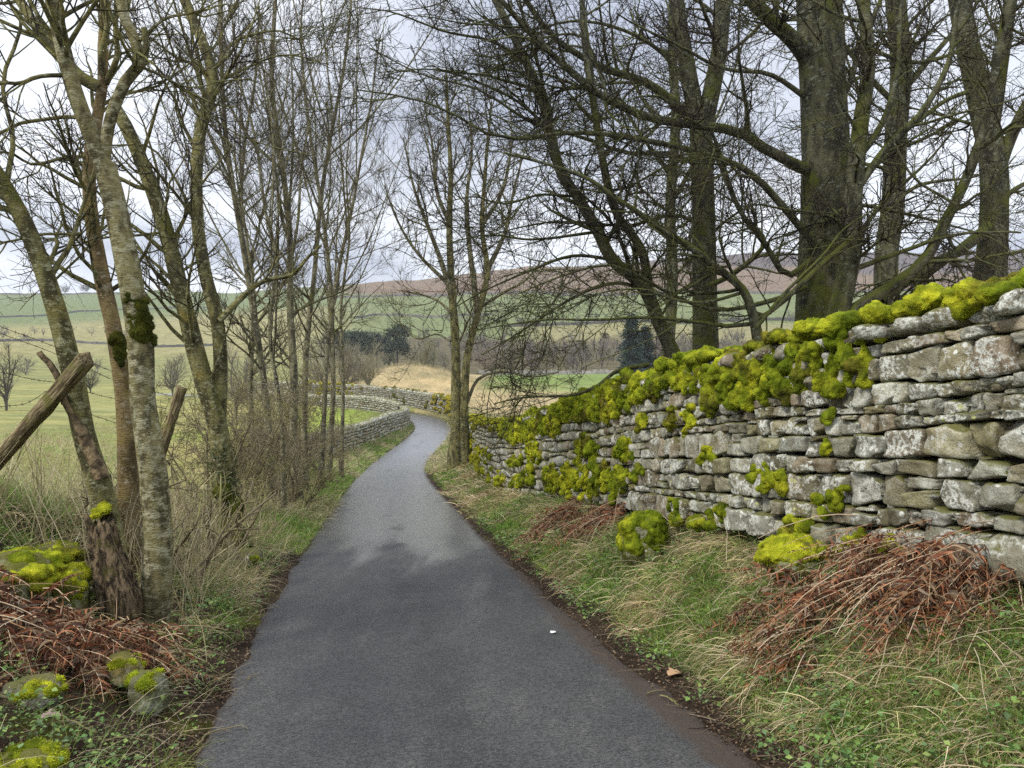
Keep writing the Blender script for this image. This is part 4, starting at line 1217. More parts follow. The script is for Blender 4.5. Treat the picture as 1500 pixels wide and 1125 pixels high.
    lm = [LB([(1224, 470), (1285, 432), (1350, 385), (1392, 310), (1430, 225), (1452, 140), (1466, 60), (1490, -30)], 9.9, 9.3, 0.085, 0.04, 0.03),
          LB([(1250, 285), (1300, 215), (1350, 165), (1390, 90), (1400, 20), (1420, -40)], 9.9, 9.6, 0.055, 0.025, 0.03),
          LB([(1255, 235), (1292, 180), (1312, 110), (1318, 30), (1335, -40)], 9.9, 9.9, 0.045, 0.02, 0.03),
          LB([(1250, 395), (1320, 370), (1400, 345), (1500, 340)], 9.9, 9.4, 0.035, 0.012),
          LB([(1248, 350), (1190, 400), (1150, 440), (1090, 478), (1010, 472), (940, 467), (870, 470), (800, 465), (700, 482)], 9.7, 8.6, 0.040, 0.006),
          LB([(1440, 215), (1480, 190), (1530, 185)], 9.5, 9.0, 0.03, 0.012),
          LB([(1400, 300), (1340, 260), (1300, 190), (1250, 160)], 9.4, 9.0, 0.02, 0.006)]
    tree('beech_tree', 'thin mossy tree hard against the thickest trunk, one long limb curving up and outward', [(q, r)], lm,
         beech_levels(90, (0.8, 2.2), 700, 2800, 1800), BEECH, rng, 12, G, 0.09)
    # small crooked stem at the wall
    q, r = rooted(*limb([(1112, 508), (1104, 465), (1088, 424), (1050, 392), (1012, 362), (972, 338), (934, 312), (900, 290), (860, 262), (800, 240), (740, 225)], 9.3, 8.6, 0.06, 0.012, 28, 0.03, rng), 1.3)
    lm = [LB([(1108, 480), (1150, 430), (1200, 380), (1240, 330), (1290, 300)], 9.2, 9.2, 0.025, 0.007),
          LB([(1090, 428), (1045, 440), (1000, 440), (940, 425), (880, 430), (820, 455)], 9.2, 8.6, 0.022, 0.006)]
    tree('beech_tree', 'small crooked mossy tree bending left just above the wall top', [(q, r)], lm,
         beech_levels(50, (0.6, 1.6), 350, 1400, 800), BEECH, rng, 10, G, 0.1)
    # trunks further back
    q, r = rooted(*limb([(1300, 470), (1298, 380), (1308, 300), (1312, 200), (1320, 100), (1312, 0), (1306, -90)], 17, 17, 0.26, 0.20, 26), 1.2)
    lm = [LB([(1310, 150), (1270, 110), (1230, 60), (1180, 30), (1100, 40)], 17, 16, 0.07, 0.02), LB([(1316, 140), (1360, 90), (1400, 40), (1430, -20)], 17, 17, 0.08, 0.03),
          LB([(1305, 300), (1350, 270), (1420, 260), (1500, 240)], 17, 16.4, 0.05, 0.012), LB([(1308, 250), (1260, 240), (1200, 260), (1140, 240)], 17, 17.5, 0.05, 0.012)]
    tree('beech_tree', 'bare trunk set back behind the wall, seen between the thickest trunk and the rightmost one', [(q, r)], lm,
         beech_levels(70, (1.2, 3.0), 500, 2000, 0, 0.004), BEECH, rng, 14, G, 0.06, crown_from=lm + [(q[8:], r[8:])])
    q, r = rooted(*limb([(1448, 440), (1455, 340), (1456, 250), (1437, 150), (1416, 60), (1396, -60)], 12.5, 12.5, 0.24, 0.15, 26), 1.2)
    s1 = limb([(1448, 205), (1462, 120), (1474, 40), (1490, -60)], 12.5, 12.3, 0.13, 0.09, 16)
    lm = [LB([(1458, 260), (1490, 180), (1530, 110), (1570, 40)], 12.5, 12.2, 0.11, 0.06, 0.02),
          LB([(1452, 330), (1400, 370), (1340, 405), (1290, 440)], 12.4, 11.6, 0.10, 0.06, 0.03),
          LB([(1430, 130), (1380, 150), (1330, 190), (1280, 200), (1230, 230)], 12.5, 11.8, 0.04, 0.010),
          LB([(1456, 300), (1500, 270), (1560, 260)], 12.5, 12, 0.05, 0.02)]
    tree('beech_tree', 'rightmost bare trunk behind the highest part of the mossy wall, forked and mottled', [(q, r), s1], lm,
         beech_levels(80, (0.9, 2.4), 600, 2400, 1200), BEECH, rng, 14, G, 0.07, crown_from=lm + [s1])
    q, r = rooted(*limb([(975, 560), (985, 420), (982, 300), (990, 180), (985, 60), (990, -60)], 24, 24, 0.20, 0.12, 24, 0.05, rng), 1.2)
    lm = [LB([(983, 300), (1020, 230), (1060, 150), (1090, 60)], 24, 24, 0.07, 0.02), LB([(985, 260), (940, 200), (900, 130), (880, 50)], 24, 24, 0.07, 0.02)]
    tree('beech_tree', 'distant slim bare tree behind the leaning trees, near the field edge', [(q, r)], lm,
         beech_levels(60, (1.5, 3.2), 420, 1500, 0, 0.006, up=0.3), BEECH, rng, 10, G, 0.06)

# ------------------------------------------------------------------ shrubs, grass, leaves, bracken
def leaves(p, nor, size, col, rng):
    """small ovate leaves: four-point folded leaf each, two triangles"""
    n = len(p)
    nn = nrm(nor + rng.normal(0, 0.35, (n, 3)))
    a = nrm(np.cross(nn, rng.normal(0, 1, (n, 3)))); b = np.cross(nn, a)
    s = size[:, None]
    V = np.stack([p - a * s * 0.5, p + b * s * 0.42 + nn * s * 0.12, p + a * s * 0.6 - nn * s * 0.1, p - b * s * 0.42 + nn * s * 0.12], 1)
    k = np.arange(n)[:, None] * 4
    Fq = np.concatenate([k + np.array([[0, 1, 2]]), k + np.array([[0, 2, 3]])])
    return V.reshape(-1, 3), Fq, np.repeat(col[:, None], 4, 1).reshape(-1, 3)

def blades(p, d, ln, wd, col, rng, segs=3, droop=0.6, tip=0.75):
    """grass blades: ribbons that start along d and bow over under their weight"""
    n = len(p)
    d = nrm(d)
    side = nrm(np.cross(d, rng.normal(0, 1, (n, 3)) * np.array([1, 1, 0.4])))
    step = (ln / segs)[:, None]
    pts = [p]; cur = d
    dr = droop if np.ndim(droop) else np.full(n, droop)
    for k in range(segs):
        pts.append(pts[-1] + cur * step)
        cur = nrm(cur + np.array([0, 0, -1.0]) * (dr[:, None]) * (0.5 + 0.5 * (k + 1) / segs) + rng.normal(0, 0.10, (n, 3)))
    Q = np.stack(pts, 1)
    w = wd[:, None] * np.linspace(1, 1 - tip, segs + 1)[None]
    L_ = Q - side[:, None] * w[..., None] / 2; R_ = Q + side[:, None] * w[..., None] / 2
    V = np.stack([L_, R_], 2).reshape(-1, 3)
    I = np.arange(n * (segs + 1) * 2).reshape(n, segs + 1, 2)
    q = np.stack([I[:, :-1, 0], I[:, :-1, 1], I[:, 1:, 1], I[:, 1:, 0]], -1).reshape(-1, 4)
    sh = np.linspace(0.62, 1.12, segs + 1)[None, :, None, None]
    C = (col[:, None, None, :] * np.ones((1, segs + 1, 2, 1)) * (sh * 0 + 1)).reshape(-1, 3)
    return V, q, C

STRAW = np.array([(0.52, 0.44, 0.28), (0.44, 0.36, 0.21), (0.60, 0.52, 0.36), (0.36, 0.28, 0.15), (0.42, 0.40, 0.19)])
GREEN = np.array([(0.17, 0.29, 0.05), (0.11, 0.20, 0.03), (0.23, 0.37, 0.06), (0.19, 0.28, 0.06), (0.28, 0.34, 0.08)])

def scatter_bank(side, n, y0, y1, d0, d1, rng, pw=1.0):
    uu = rng.random(n)
    y = (y0 ** (1 - pw) + uu * (y1 ** (1 - pw) - y0 ** (1 - pw))) ** (1 / (1 - pw)) if pw != 1 else y0 * (y1 / y0) ** uu
    dmax = np.minimum(d1, wall_x(y) - edge_r(y) - 0.18) if side > 0 else np.full(n, d1)
    d = d0 + (dmax - d0) * rng.random(n)
    x = edge_r(y) + d if side > 0 else edge_l(y) - d
    return x, y, d, dmax

def build_grass():
    rng = np.random.default_rng(77)
    G_, S_ = Acc(), Acc()
    def put(x, y, frac_straw, gl, sl, lay, wscale, acc_dens=None):
        n = len(x)
        z = height(x, y)
        m = rng.random(n) < frac_straw
        eps = 0.08
        gx = (height(x + eps, y) - z) / eps; gy = (height(x, y + eps) - z) / eps
        nor = nrm(np.stack([-gx, -gy, np.ones(n)], 1))
        down = nrm(np.stack([-gx, -gy, -(gx ** 2 + gy ** 2)], 1))
        dist = np.hypot(x, y)
        ws = np.clip(dist / 5.5, 0.8, 6) * wscale
        p = np.stack([x, y, z - 0.01], 1)
        # green
        g = ~m; k = g.sum()
        d = nor[g] * 0.5 + UP * 0.5 + down[g] * 0.25 + rng.normal(0, 0.38, (k, 3))
        tint = 0.5 + 0.5 * n2(x[g], y[g], 1.1, 33)
        c = GREEN[rng.integers(0, 5, k)] * rng.uniform(0.7, 1.35, (k, 1)) * (0.8 + 0.5 * tint[:, None])
        V, f, C = blades(p[g], d, rng.uniform(gl[0], gl[1], k), rng.uniform(0.003, 0.006, k) * ws[g], c, rng, 3, 0.30)
        G_.add(V, f, C)
        k = m.sum()
        d = nor[m] * 0.45 + down[m] * lay + rng.normal(0, 0.45, (k, 3)) + np.array([0, -0.15, 0.05])
        c = STRAW[rng.integers(0, 5, k)] * rng.uniform(0.6, 1.25, (k, 1))
        V, f, C = blades(p[m] + nor[m] * rng.uniform(0, 0.05, (k, 1)), d, rng.uniform(sl[0], sl[1], k), rng.uniform(0.0028, 0.0055, k) * ws[m], c, rng, 4, rng.uniform(0.15, 0.7, k))
        S_.add(V, f, C)
    def clumps(nc, per, y0, y1, rng, pw, side=1, dmaxx=3.2, drng=(0.0, 1.0), keep=None, slen=(0.10, 0.32), glen=(0.06, 0.17), sfrac=None, dl=(-0.55, -0.45, -0.05)):
        """tussocks: blades that share a root, a lean and a tone"""
        x, y, d, dm = scatter_bank(side, nc, y0, y1, 0.44 if side > 0 else 0.3, dmaxx, rng, pw)
        if keep is not None:
            kp = keep(x, y, d, dm); x, y, d, dm = x[kp], y[kp], d[kp], dm[kp]
        nc = len(x)
        m = rng.random(nc) < sfrac(x, y, d, dm)
        k = rng.poisson(per, nc) + 3
        ci = np.repeat(np.arange(nc), k); n = len(ci)
        rad = rng.uniform(0.025, 0.075, nc) * np.clip(y / 6, 0.9, 2.2)
        px_ = x[ci] + rng.normal(0, 1, n) * rad[ci]; py_ = y[ci] + rng.normal(0, 1, n) * rad[ci]
        pz = height(px_, py_)
        lean = nrm(np.array(dl) + rng.normal(0, 0.38, (nc, 3)) * np.array([1, 1, 0.35]))
        ws = np.clip(py_ / 5.0, 0.8, 5)
        tone = rng.uniform(0.6, 1.4, (nc, 1))
        P_ = np.stack([px_, py_, pz - 0.01], 1)
        sm = m[ci]
        k1 = sm.sum()
        dd = lean[ci[sm]] + rng.normal(0, 0.30, (k1, 3)) + np.array([0, 0, 0.26])
        cc = STRAW[rng.integers(0, 5, nc)][ci[sm]] * np.array([1.08, 1.03, 0.96]) * tone[ci[sm]] * rng.uniform(0.75, 1.2, (k1, 1))
        V, f, C = blades(P_[sm], dd, rng.uniform(slen[0], slen[1], k1), rng.uniform(0.003, 0.0095, k1) * ws[sm], cc, rng, 4, rng.uniform(0.25, 0.8, k1))
        S_.add(V, f, C)
        gm = ~sm; k2 = gm.sum()
        dd = lean[ci[gm]] * 0.55 + rng.normal(0, 0.35, (k2, 3)) + np.array([0, 0, 0.8])
        cc = GREEN[rng.integers(0, 5, nc)][ci[gm]] * tone[ci[gm]] * rng.uniform(0.75, 1.25, (k2, 1))
        V, f, C = blades(P_[gm], dd, rng.uniform(glen[0], glen[1], k2), rng.uniform(0.0035, 0.007, k2) * ws[gm], cc, rng, 4, 0.28)
        G_.add(V, f, C)
    sf = lambda x, y, d, dm: np.clip(0.34 + 0.95 * n2(x, y, 1.3, 14, 3) + 0.55 * (d / dm - 0.60), 0.05, 0.88)
    clumps(2500, 17, 2.2, 10, rng, 1.5, 1, sfrac=sf)
    clumps(1500, 22, 10, 32, rng, 1.3, 1, sfrac=sf, slen=(0.15, 0.38))
    clumps(900, 22, 4.8, 40, rng, 1.2, -1, 2.6, sfrac=lambda x, y, d, dm: np.clip(0.40 + 1.0 * n2(x, y, 0.7, 15, 3), 0.05, 0.9), dl=(0.3, -0.45, 0.1))
    # right bank
    for (n, y0, y1, d0, sc, sl) in ((34000, 2.2, 9.5, 0.20, 0.9, (0.06, 0.18)), (26000, 9.5, 32, 0.15, 0.85, (0.12, 0.32))):
        x, y, d, dm = scatter_bank(1, n, y0, y1, d0, 3.2, rng, 1.6)
        patch = n2(x, y, 0.9, 14, 3)
        dens = np.clip((d - 0.40 - 0.14 * n2(x, y, 2.1, 51)) / 0.2, 0, 1)
        kp = rng.random(len(x)) < dens * np.clip(0.5 + 1.6 * n2(x, y, 1.3, 55), 0.05, 1)
        x, y, d, dm, patch = x[kp], y[kp], d[kp], dm[kp], patch[kp]
        fs = np.clip(0.28 + 0.9 * patch + 0.15 * (d / dm - 0.5), 0.05, 0.88)
        put(x, y, fs, (0.05, 0.15), sl, 0.95, sc)
    # left bank
    x, y, d, _ = scatter_bank(-1, 62000, 2.2, 11, 0.15, 3.4, rng, 1.5)
    kp = (rng.random(len(x)) < np.clip((d - 0.22 - 0.12 * n2(x, y, 2.1, 52)) / 0.25, 0, 1)) & ((n2(x, y, 0.8, 57) > -0.05) | (rng.random(len(x)) < 0.3) | (d > 2.0))
    x, y, d = x[kp], y[kp], d[kp]
    fs = np.clip(0.5 + 0.7 * n2(x, y, 0.8, 15, 3) + 0.1 * (y > 5) - 0.3 * (d > 2.0), 0.08, 0.9)
    bare = (y < 6.6) & (d > 0.25) & (d < 2.1)
    kp = ~bare | (rng.random(len(x)) < 0.16)
    x, y, d, fs = x[kp], y[kp], d[kp], fs[kp]
    put(x, y, fs, (0.05, 0.20), (0.15, 0.45), 0.5, 0.85)
    x, y, d, _ = scatter_bank(-1, 62000, 10, 60, 0.1, 3.2, rng, 1.3)
    fs = np.clip(0.20 + 1.0 * n2(x, y, 0.5, 16, 3) + 0.12 * (d > 0.9), 0.04, 0.9)
    put(x, y, fs, (0.07, 0.22), (0.15, 0.5), 0.5, 0.75)
    # far verge on the right by the lone ash and round the bend
    x, y, d, _ = scatter_bank(1, 16000, 30, 66, 0.1, 2.2, rng, 1.2)
    x = edge_r(y) + rng.uniform(0.1, 2.6, len(y))
    put(x, y, np.clip(0.5 + 0.6 * n2(x, y, 0.4, 18, 3), 0.1, 0.9), (0.08, 0.2), (0.2, 0.45), 0.4, 0.7)
    # field edge on the left beyond the trees, and rough pasture inside the bend
    n = 36000
    y = 8 + 62 * rng.random(n) ** 1.3; x = edge_l(np.minimum(y, 60)) - 3 - rng.random(n) * (6 + 0.25 * y)
    put(x, y, np.clip(0.45 + 0.9 * n2(x, y, 0.25, 19, 3), 0.1, 0.95), (0.08, 0.2), (0.15, 0.5), 0.2, 0.6)
    # straw-coloured mound and pasture beyond the bend
    n = 26000
    x = rng.uniform(-42, 26, n); y = rng.uniform(78, 150, n)
    put(x, y, np.full(n, 0.93), (0.15, 0.3), (0.3, 0.8), 0.1, 0.45)
    n = 12000
    x = -18.5 + rng.normal(0, 11, n); y = 128 + rng.normal(0, 8, n)
    put(x, y, np.full(n, 0.9), (0.15, 0.3), (0.5, 1.2), 0.0, 1.2)
    # field just behind the wall, right
    n = 16000
    y = 14 + 50 * rng.random(n); x = wall_x(y) + 0.6 + rng.random(n) * (3 + 0.15 * y)
    put(x, y, np.full(n, 0.8), (0.1, 0.25), (0.2, 0.6), 0.1, 0.6)
    n = 260
    tx, ty = -1.62, 3.42
    p = np.stack([tx + rng.normal(0, 0.05, n), ty + rng.normal(0, 0.05, n), np.zeros(n)], 1); p[:, 2] = height(p[:, 0], p[:, 1])
    V, f, C = blades(p, np.array([0.45, -0.35, 0.55]) + rng.normal(0, 0.28, (n, 3)), rng.uniform(0.14, 0.34, n), rng.uniform(0.003, 0.005, n), np.array([(0.13, 0.19, 0.03), (0.20, 0.24, 0.05), (0.34, 0.32, 0.12)])[rng.integers(0, 3, n)], rng, 5, 0.35)
    G_.add(V, f, C)
    n = 2600
    x = rng.uniform(-5.6, -3.9, n); y = rng.uniform(5.2, 8.2, n)
    p = np.stack([x, y, height(x, y)], 1)
    V, f, C = blades(p, np.array([0.1, -0.15, 0.9]) + rng.normal(0, 0.35, (n, 3)), rng.uniform(0.08, 0.24, n), rng.uniform(0.004, 0.008, n), np.array([(0.13, 0.25, 0.05), (0.17, 0.30, 0.06), (0.10, 0.19, 0.04)])[rng.integers(0, 3, n)], rng, 4, 0.3)
    G_.add(V, f, C)
    g = G_.build('green_grass', M['blade'], smooth=False); tag(g, 'short green grass on the banks, verges and field edges', 'grass', kind='stuff')
    s = S_.build('dead_grass', M['blade'], smooth=False); tag(s, 'pale dead grass lying over the banks and verges', 'grass', kind='stuff')
    # small leaved herbs
    A = Acc()
    for side, n, y0, y1, d1, th in ((1, 36000, 2.2, 14, 1.6, -0.02), (-1, 26000, 2.2, 13, 1.9, 0.05)):
        x, y, d, dm = scatter_bank(side, n, y0, y1, 0.16, d1, rng, 1.6)
        kp = (n2(x, y, 2.6, 24 + side, 4) + rng.normal(0, 0.16, len(x))) > th + 0.14
        x, y = x[kp], y[kp]; n = len(x)
        p = np.stack([x, y, height(x, y) + rng.uniform(0.03, 0.15, n)], 1)
        V, f, C = leaves(p, np.tile(UP, (n, 1)), (0.009 + 0.032 * rng.random(n) ** 2) * np.clip(y / 6, 0.9, 1.6), np.array([(0.15, 0.25, 0.06), (0.10, 0.19, 0.05), (0.20, 0.27, 0.07), (0.13, 0.20, 0.08)])[rng.integers(0, 4, n)] * rng.uniform(0.5, 1.35, (n, 1)), rng)
        A.add(V, f, C)
    o = A.build('ground_cover_leaves', M['leaf']); tag(o, 'small round-leaved green weeds among the grass of both banks', 'weeds', kind='stuff')
    # litter and twiglets along the muddy road edges
    A = Acc()
    for side, n, d1 in ((1, 4200, 0.46), (-1, 5000, 0.5), (-1, 9000, 2.4), (1, 11000, 1.6)):
        x, y, d, dm = scatter_bank(side, n, 2.0, 26, 0.02, d1, rng, 1.5)
        p = np.stack([x, y, np.maximum(height(x, y), np.where(d < 0, road_z(y) + 0.012, -99)) + rng.uniform(0.004, 0.02, n)], 1)
        br = np.array([(0.09, 0.055, 0.03), (0.16, 0.10, 0.055), (0.05, 0.035, 0.024), (0.22, 0.165, 0.105), (0.12, 0.075, 0.042)])[rng.integers(0, 5, n)]
        V, f, C = leaves(p, np.tile(UP, (n, 1)), rng.uniform(0.006, 0.022, n), br * rng.uniform(0.7, 1.2, (n, 1)), rng)
        A.add(V, f, C)
        m = n // 5
        dd = np.stack([rng.normal(0, 1, m), rng.normal(0, 1, m), np.abs(rng.normal(0, 0.12, m))], 1)
        tc = np.array([(0.06, 0.045, 0.03), (0.20, 0.155, 0.10), (0.11, 0.08, 0.05)])[rng.integers(0, 3, m)]
        V, f, C = blades(p[:m] + np.array([0, 0, 0.006]), dd, rng.uniform(0.04, 0.16, m), rng.uniform(0.003, 0.006, m), tc, rng, 3, 0.05, 0.4)
        A.add(V, f, C)
    o = A.build('leaf_litter', M['litter'], smooth=False); tag(o, 'brown leaf litter and twig bits along both muddy road edges', 'leaf litter', kind='stuff')

def shrub(name, label, x, y, h, w, rng, n1=26, n2_=170, n3=700, group=None, mats=None, tw=0.0035):
    z = gz(x, y) - 0.05
    k = 9
    st = []
    for _ in range(k):
        b = np.array([x + rng.normal(0, w * 0.18), y + rng.normal(0, w * 0.18), z])
        d = np.array([rng.normal(0, w * 0.5), rng.normal(0, w * 0.5), h * rng.uniform(0.6, 1.0)])
        p = [b, b + d * 0.35 + rng.normal(0, 0.06, 3), b + d * 0.7 + rng.normal(0, 0.1, 3), b + d]
        st.append((spline(p, 14), np.linspace(0.022, 0.007, 14)))
    m = mats or (M['twig_shrub'],) * 3
    return tree(name, label, st, [], [dict(count=n1 * 3, t0=0.1, t1=1, ang=(30, 70), length=(0.3 * h, 0.6 * h), m=7, up=0.1, wig=0.2, rk=0.6, rmin=0.006, fall=0.4),
                                      dict(count=n2_ * 2, t0=0.1, t1=1, ang=(35, 75), length=(0.3, 0.6), m=5, up=0.05, wig=0.22, rk=0.7, rmin=tw * 1.2, relative=True),
                                      dict(count=n3 * 2, t0=0.1, t1=1, ang=(35, 75), length=(0.3, 0.7), m=4, up=0.05, wig=0.22, rk=0.8, rmin=tw, relative=True, rtip=0.6)],
                m, rng, 6, group, 0, cat='shrub', base=np.array([x, y, z]))

def build_shrubs():
    rng = np.random.default_rng(91)
    G = 'tangled bare shrubs in the left hedge'
    for px, Y, h, w, lab in ((300, 11.5, 1.9, 1.3, 'thin bare shrub on the bank just right of the twin-stemmed ash'), (352, 13, 2.2, 1.6, 'bare tangled shrub between the twin-stemmed ash and the grove'),
                             (398, 16.5, 3.0, 2.0, 'dense bare shrub filling the middle of the grove'), (452, 21, 3.2, 2.2, 'grey bare shrub at the foot of the slim bending tree of the grove'),
                             (372, 19, 2.8, 2.2, 'bare shrub behind the grove at the field edge'), (478, 26, 3.4, 2.6, 'furthest bare shrub of the grove, hiding the start of the pale wall'),
                             (430, 24, 3.4, 2.6, 'tall bare shrub behind the tallest stems of the grove'), (425, 15, 1.5, 1.0, 'low brown bramble at the foot of the grove by the road')):
        shrub('hawthorn_shrub', lab, (px - 750) / F * Y, Y, h, w, rng, group=G, tw=0.003 + 0.00012 * Y)
    # brown brambles and dead stalks round the near trunks
    for px, Y, h, w, lab in ((255, 6.8, 0.9, 0.7, 'dead brown stalks between the pale trunk and the twin-stemmed ash'), (300, 8.2, 0.9, 0.8, 'tangle of dead bramble beside the moss-wrapped foot of the twin-stemmed ash'), (160, 6.9, 0.8, 0.7, 'dead bramble stalks behind the orange-barked trunk')):
        shrub('bramble', lab, (px - 750) / F * Y, Y, h, w, rng, 14, 50, 120, 'brambles on the left bank', (M['twig_shrub'],) * 3, 0.0025)
    # tall dry stalks of the left bank
    n = 1500
    y = rng.uniform(5.4, 11.5, n); x = edge_l(y) - rng.uniform(0.55, 2.2, n)
    p = np.stack([x, y, height(x, y)], 1)
    V, f, C = blades(p, np.stack([rng.normal(0, 0.3, n), rng.normal(0, 0.3, n), np.ones(n)], 1), rng.uniform(0.25, 0.95, n), rng.uniform(0.004, 0.009, n), STRAW[rng.integers(0, 5, n)] * rng.uniform(0.55, 1.15, (n, 1)), rng, 5, rng.uniform(0.0, 0.25, n), 0.4)
    o = mk('dry_stalks', V, f, M['blade'], col=C, smooth=False); tag(o, 'tall dry grass stalks standing between the left trunks', 'dead grass', kind='stuff')

def bracken(label, centres, n, main, rng, length=(0.5, 1.1), lift=0.12):
    """collapsed rusty bracken: pale stalks with curled brown leaflets"""
    c = np.array([(x, y, gz(x, y)) for x, y in centres])
    root = thing('bracken_clump', c[0], label, 'bracken', 'collapsed bracken on the banks')
    i = rng.integers(0, len(c), n)
    p = c[i] + rng.normal(0, 1, (n, 3)) * np.array([0.16, 0.18, 0.0])
    p[:, 2] = height(p[:, 0], p[:, 1]) + rng.uniform(0.01, lift, n)
    d = nrm(np.asarray(main) + rng.normal(0, 0.38, (n, 3)) * np.array([1, 1, 0.35]))
    ln = rng.uniform(length[0], length[1], n)
    m = 9
    pts = [p]; cur = d
    for k in range(m - 1):
        q = pts[-1] + cur * (ln / (m - 1))[:, None]
        g = height(q[:, 0], q[:, 1]) + 0.015
        q[:, 2] = np.maximum(q[:, 2], g)
        pts.append(q)
        cur = nrm(cur + np.array([0, 0, -0.07]) + rng.normal(0, 0.05, (n, 3)))
    Q = np.stack(pts, 1)
    rr = np.linspace(0.0032, 0.0013, m)[None] * rng.uniform(0.8, 1.3, (n, 1))
    sc = np.array([(0.42, 0.28, 0.15), (0.55, 0.43, 0.28), (0.34, 0.19, 0.09)])[rng.integers(0, 3, n)]
    V, f, C = tubes(Q, rr, 4, col=sc)
    mk('stalks', V, f, M['attr'], root, C)
    k = n // 5
    i = rng.integers(0, len(c), k)
    b = c[i] + rng.normal(0, 1, (k, 3)) * np.array([0.22, 0.22, 0]); b[:, 2] = height(b[:, 0], b[:, 1]) + rng.uniform(0.0, lift, k)
    d = nrm(np.asarray(main) * 0.7 + rng.normal(0, 0.75, (k, 3)) * np.array([1, 1, 0.3]) + np.array([0, 0, 0.18]))
    cl = rng.uniform(length[0] * 0.7, length[1], k)
    st = [b]; cur = d
    for _ in range(7):
        q = st[-1] + cur * (cl / 7)[:, None]; q[:, 2] = np.maximum(q[:, 2], height(q[:, 0], q[:, 1]) + 0.02); st.append(q)
        cur = nrm(cur + np.array([0, 0, -0.10]) + rng.normal(0, 0.05, (k, 3)))
    V, f, C = tubes(np.stack(st, 1), np.linspace(0.0042, 0.0018, 8)[None] * rng.uniform(0.7, 1.3, (k, 1)), 5, col=np.array([(0.55, 0.45, 0.31), (0.46, 0.35, 0.23), (0.40, 0.27, 0.16)])[rng.integers(0, 3, k)])
    mk('canes', V, f, M['attr'], root, C)
    A = Acc(); flat = UP + rng.normal(0, 0.45, (n, 3))
    for s in range(40):
        t = np.clip((0.22 + 0.78 * (s + 0.5) / 40) + rng.normal(0, 0.02, n), 0.2, 0.999) * (m - 1); a = np.minimum(t.astype(int), m - 2); g = (t - a)[:, None]
        b = Q[np.arange(n), a] * (1 - g) + Q[np.arange(n), a + 1] * g
        tn = nrm(Q[np.arange(n), a + 1] - Q[np.arange(n), a])
        sd = nrm(np.cross(tn, flat)) * (1 if s % 2 else -1)
        tp = (1.12 - (s + 0.5) / 40)
        dd = sd + tn * 0.45 + rng.normal(0, 0.30, (n, 3))
        bc = np.array([(0.19, 0.065, 0.030), (0.12, 0.044, 0.023), (0.26, 0.105, 0.045), (0.075, 0.036, 0.022), (0.27, 0.18, 0.105), (0.17, 0.125, 0.085)])[rng.integers(0, 6, n)]
        V, f, C = blades(b, dd, rng.uniform(0.06, 0.14, n) * tp, rng.uniform(0.010, 0.024, n) * (0.5 + 0.5 * tp), bc * rng.uniform(0.7, 1.25, (n, 1)), rng, 4, rng.uniform(0.2, 0.9, n), 0.8)
        A.add(V, f, C)
    A.build('fronds', M['litter'], root, smooth=False)

def boulder(label, px, Y, size, rng, moss=0.6, dz=0.3, group='mossy stones of the left bank', col=(0.20, 0.19, 0.13), lumps=4, name='mossy_stone', x=None):
    x = (px - 750) / F * Y if x is None else x
    z = gz(x, Y)
    root = thing(name, (x, Y, z), label, 'stone', group)
    TV, TF = rbox(12, 2.9)
    off = rng.uniform(0, 90, 3)
    s = np.array(size)
    if moss >= 0.9: col = (0.15, 0.16, 0.02)
    V = TV * s * (1 + 0.28 * fbm(TV * 1.1 + off, 3, 3)[:, None] + 0.07 * fbm(TV * 4 + off, 3, 9)[:, None])
    a = rng.uniform(0, 3.1); ca, sa = math.cos(a), math.sin(a)
    V = np.stack([V[:, 0] * ca - V[:, 1] * sa, V[:, 0] * sa + V[:, 1] * ca, V[:, 2]], 1)
    c = np.array([x, Y, z + s[2] * dz])
    mk('stone', V + c, TF, M['stone'], root, np.tile(np.array(tuple(col) + (0.25,)), (len(V), 1)))
    if moss > 0:
        top = V[:, 2] > s[2] * (0.75 - 0.9 * moss)
        cand = V[top]
        k = max(lumps, 3)
        pick = cand[rng.integers(0, len(cand), k)] * 0.86
        moss_lump(root, pick + c, np.stack([rng.uniform(0.25, 0.45, k) * s[0], rng.uniform(0.25, 0.45, k) * s[1], rng.uniform(0.18, 0.34, k) * s[2]], 1), rng, int(2500 * moss) + 800)
    return root

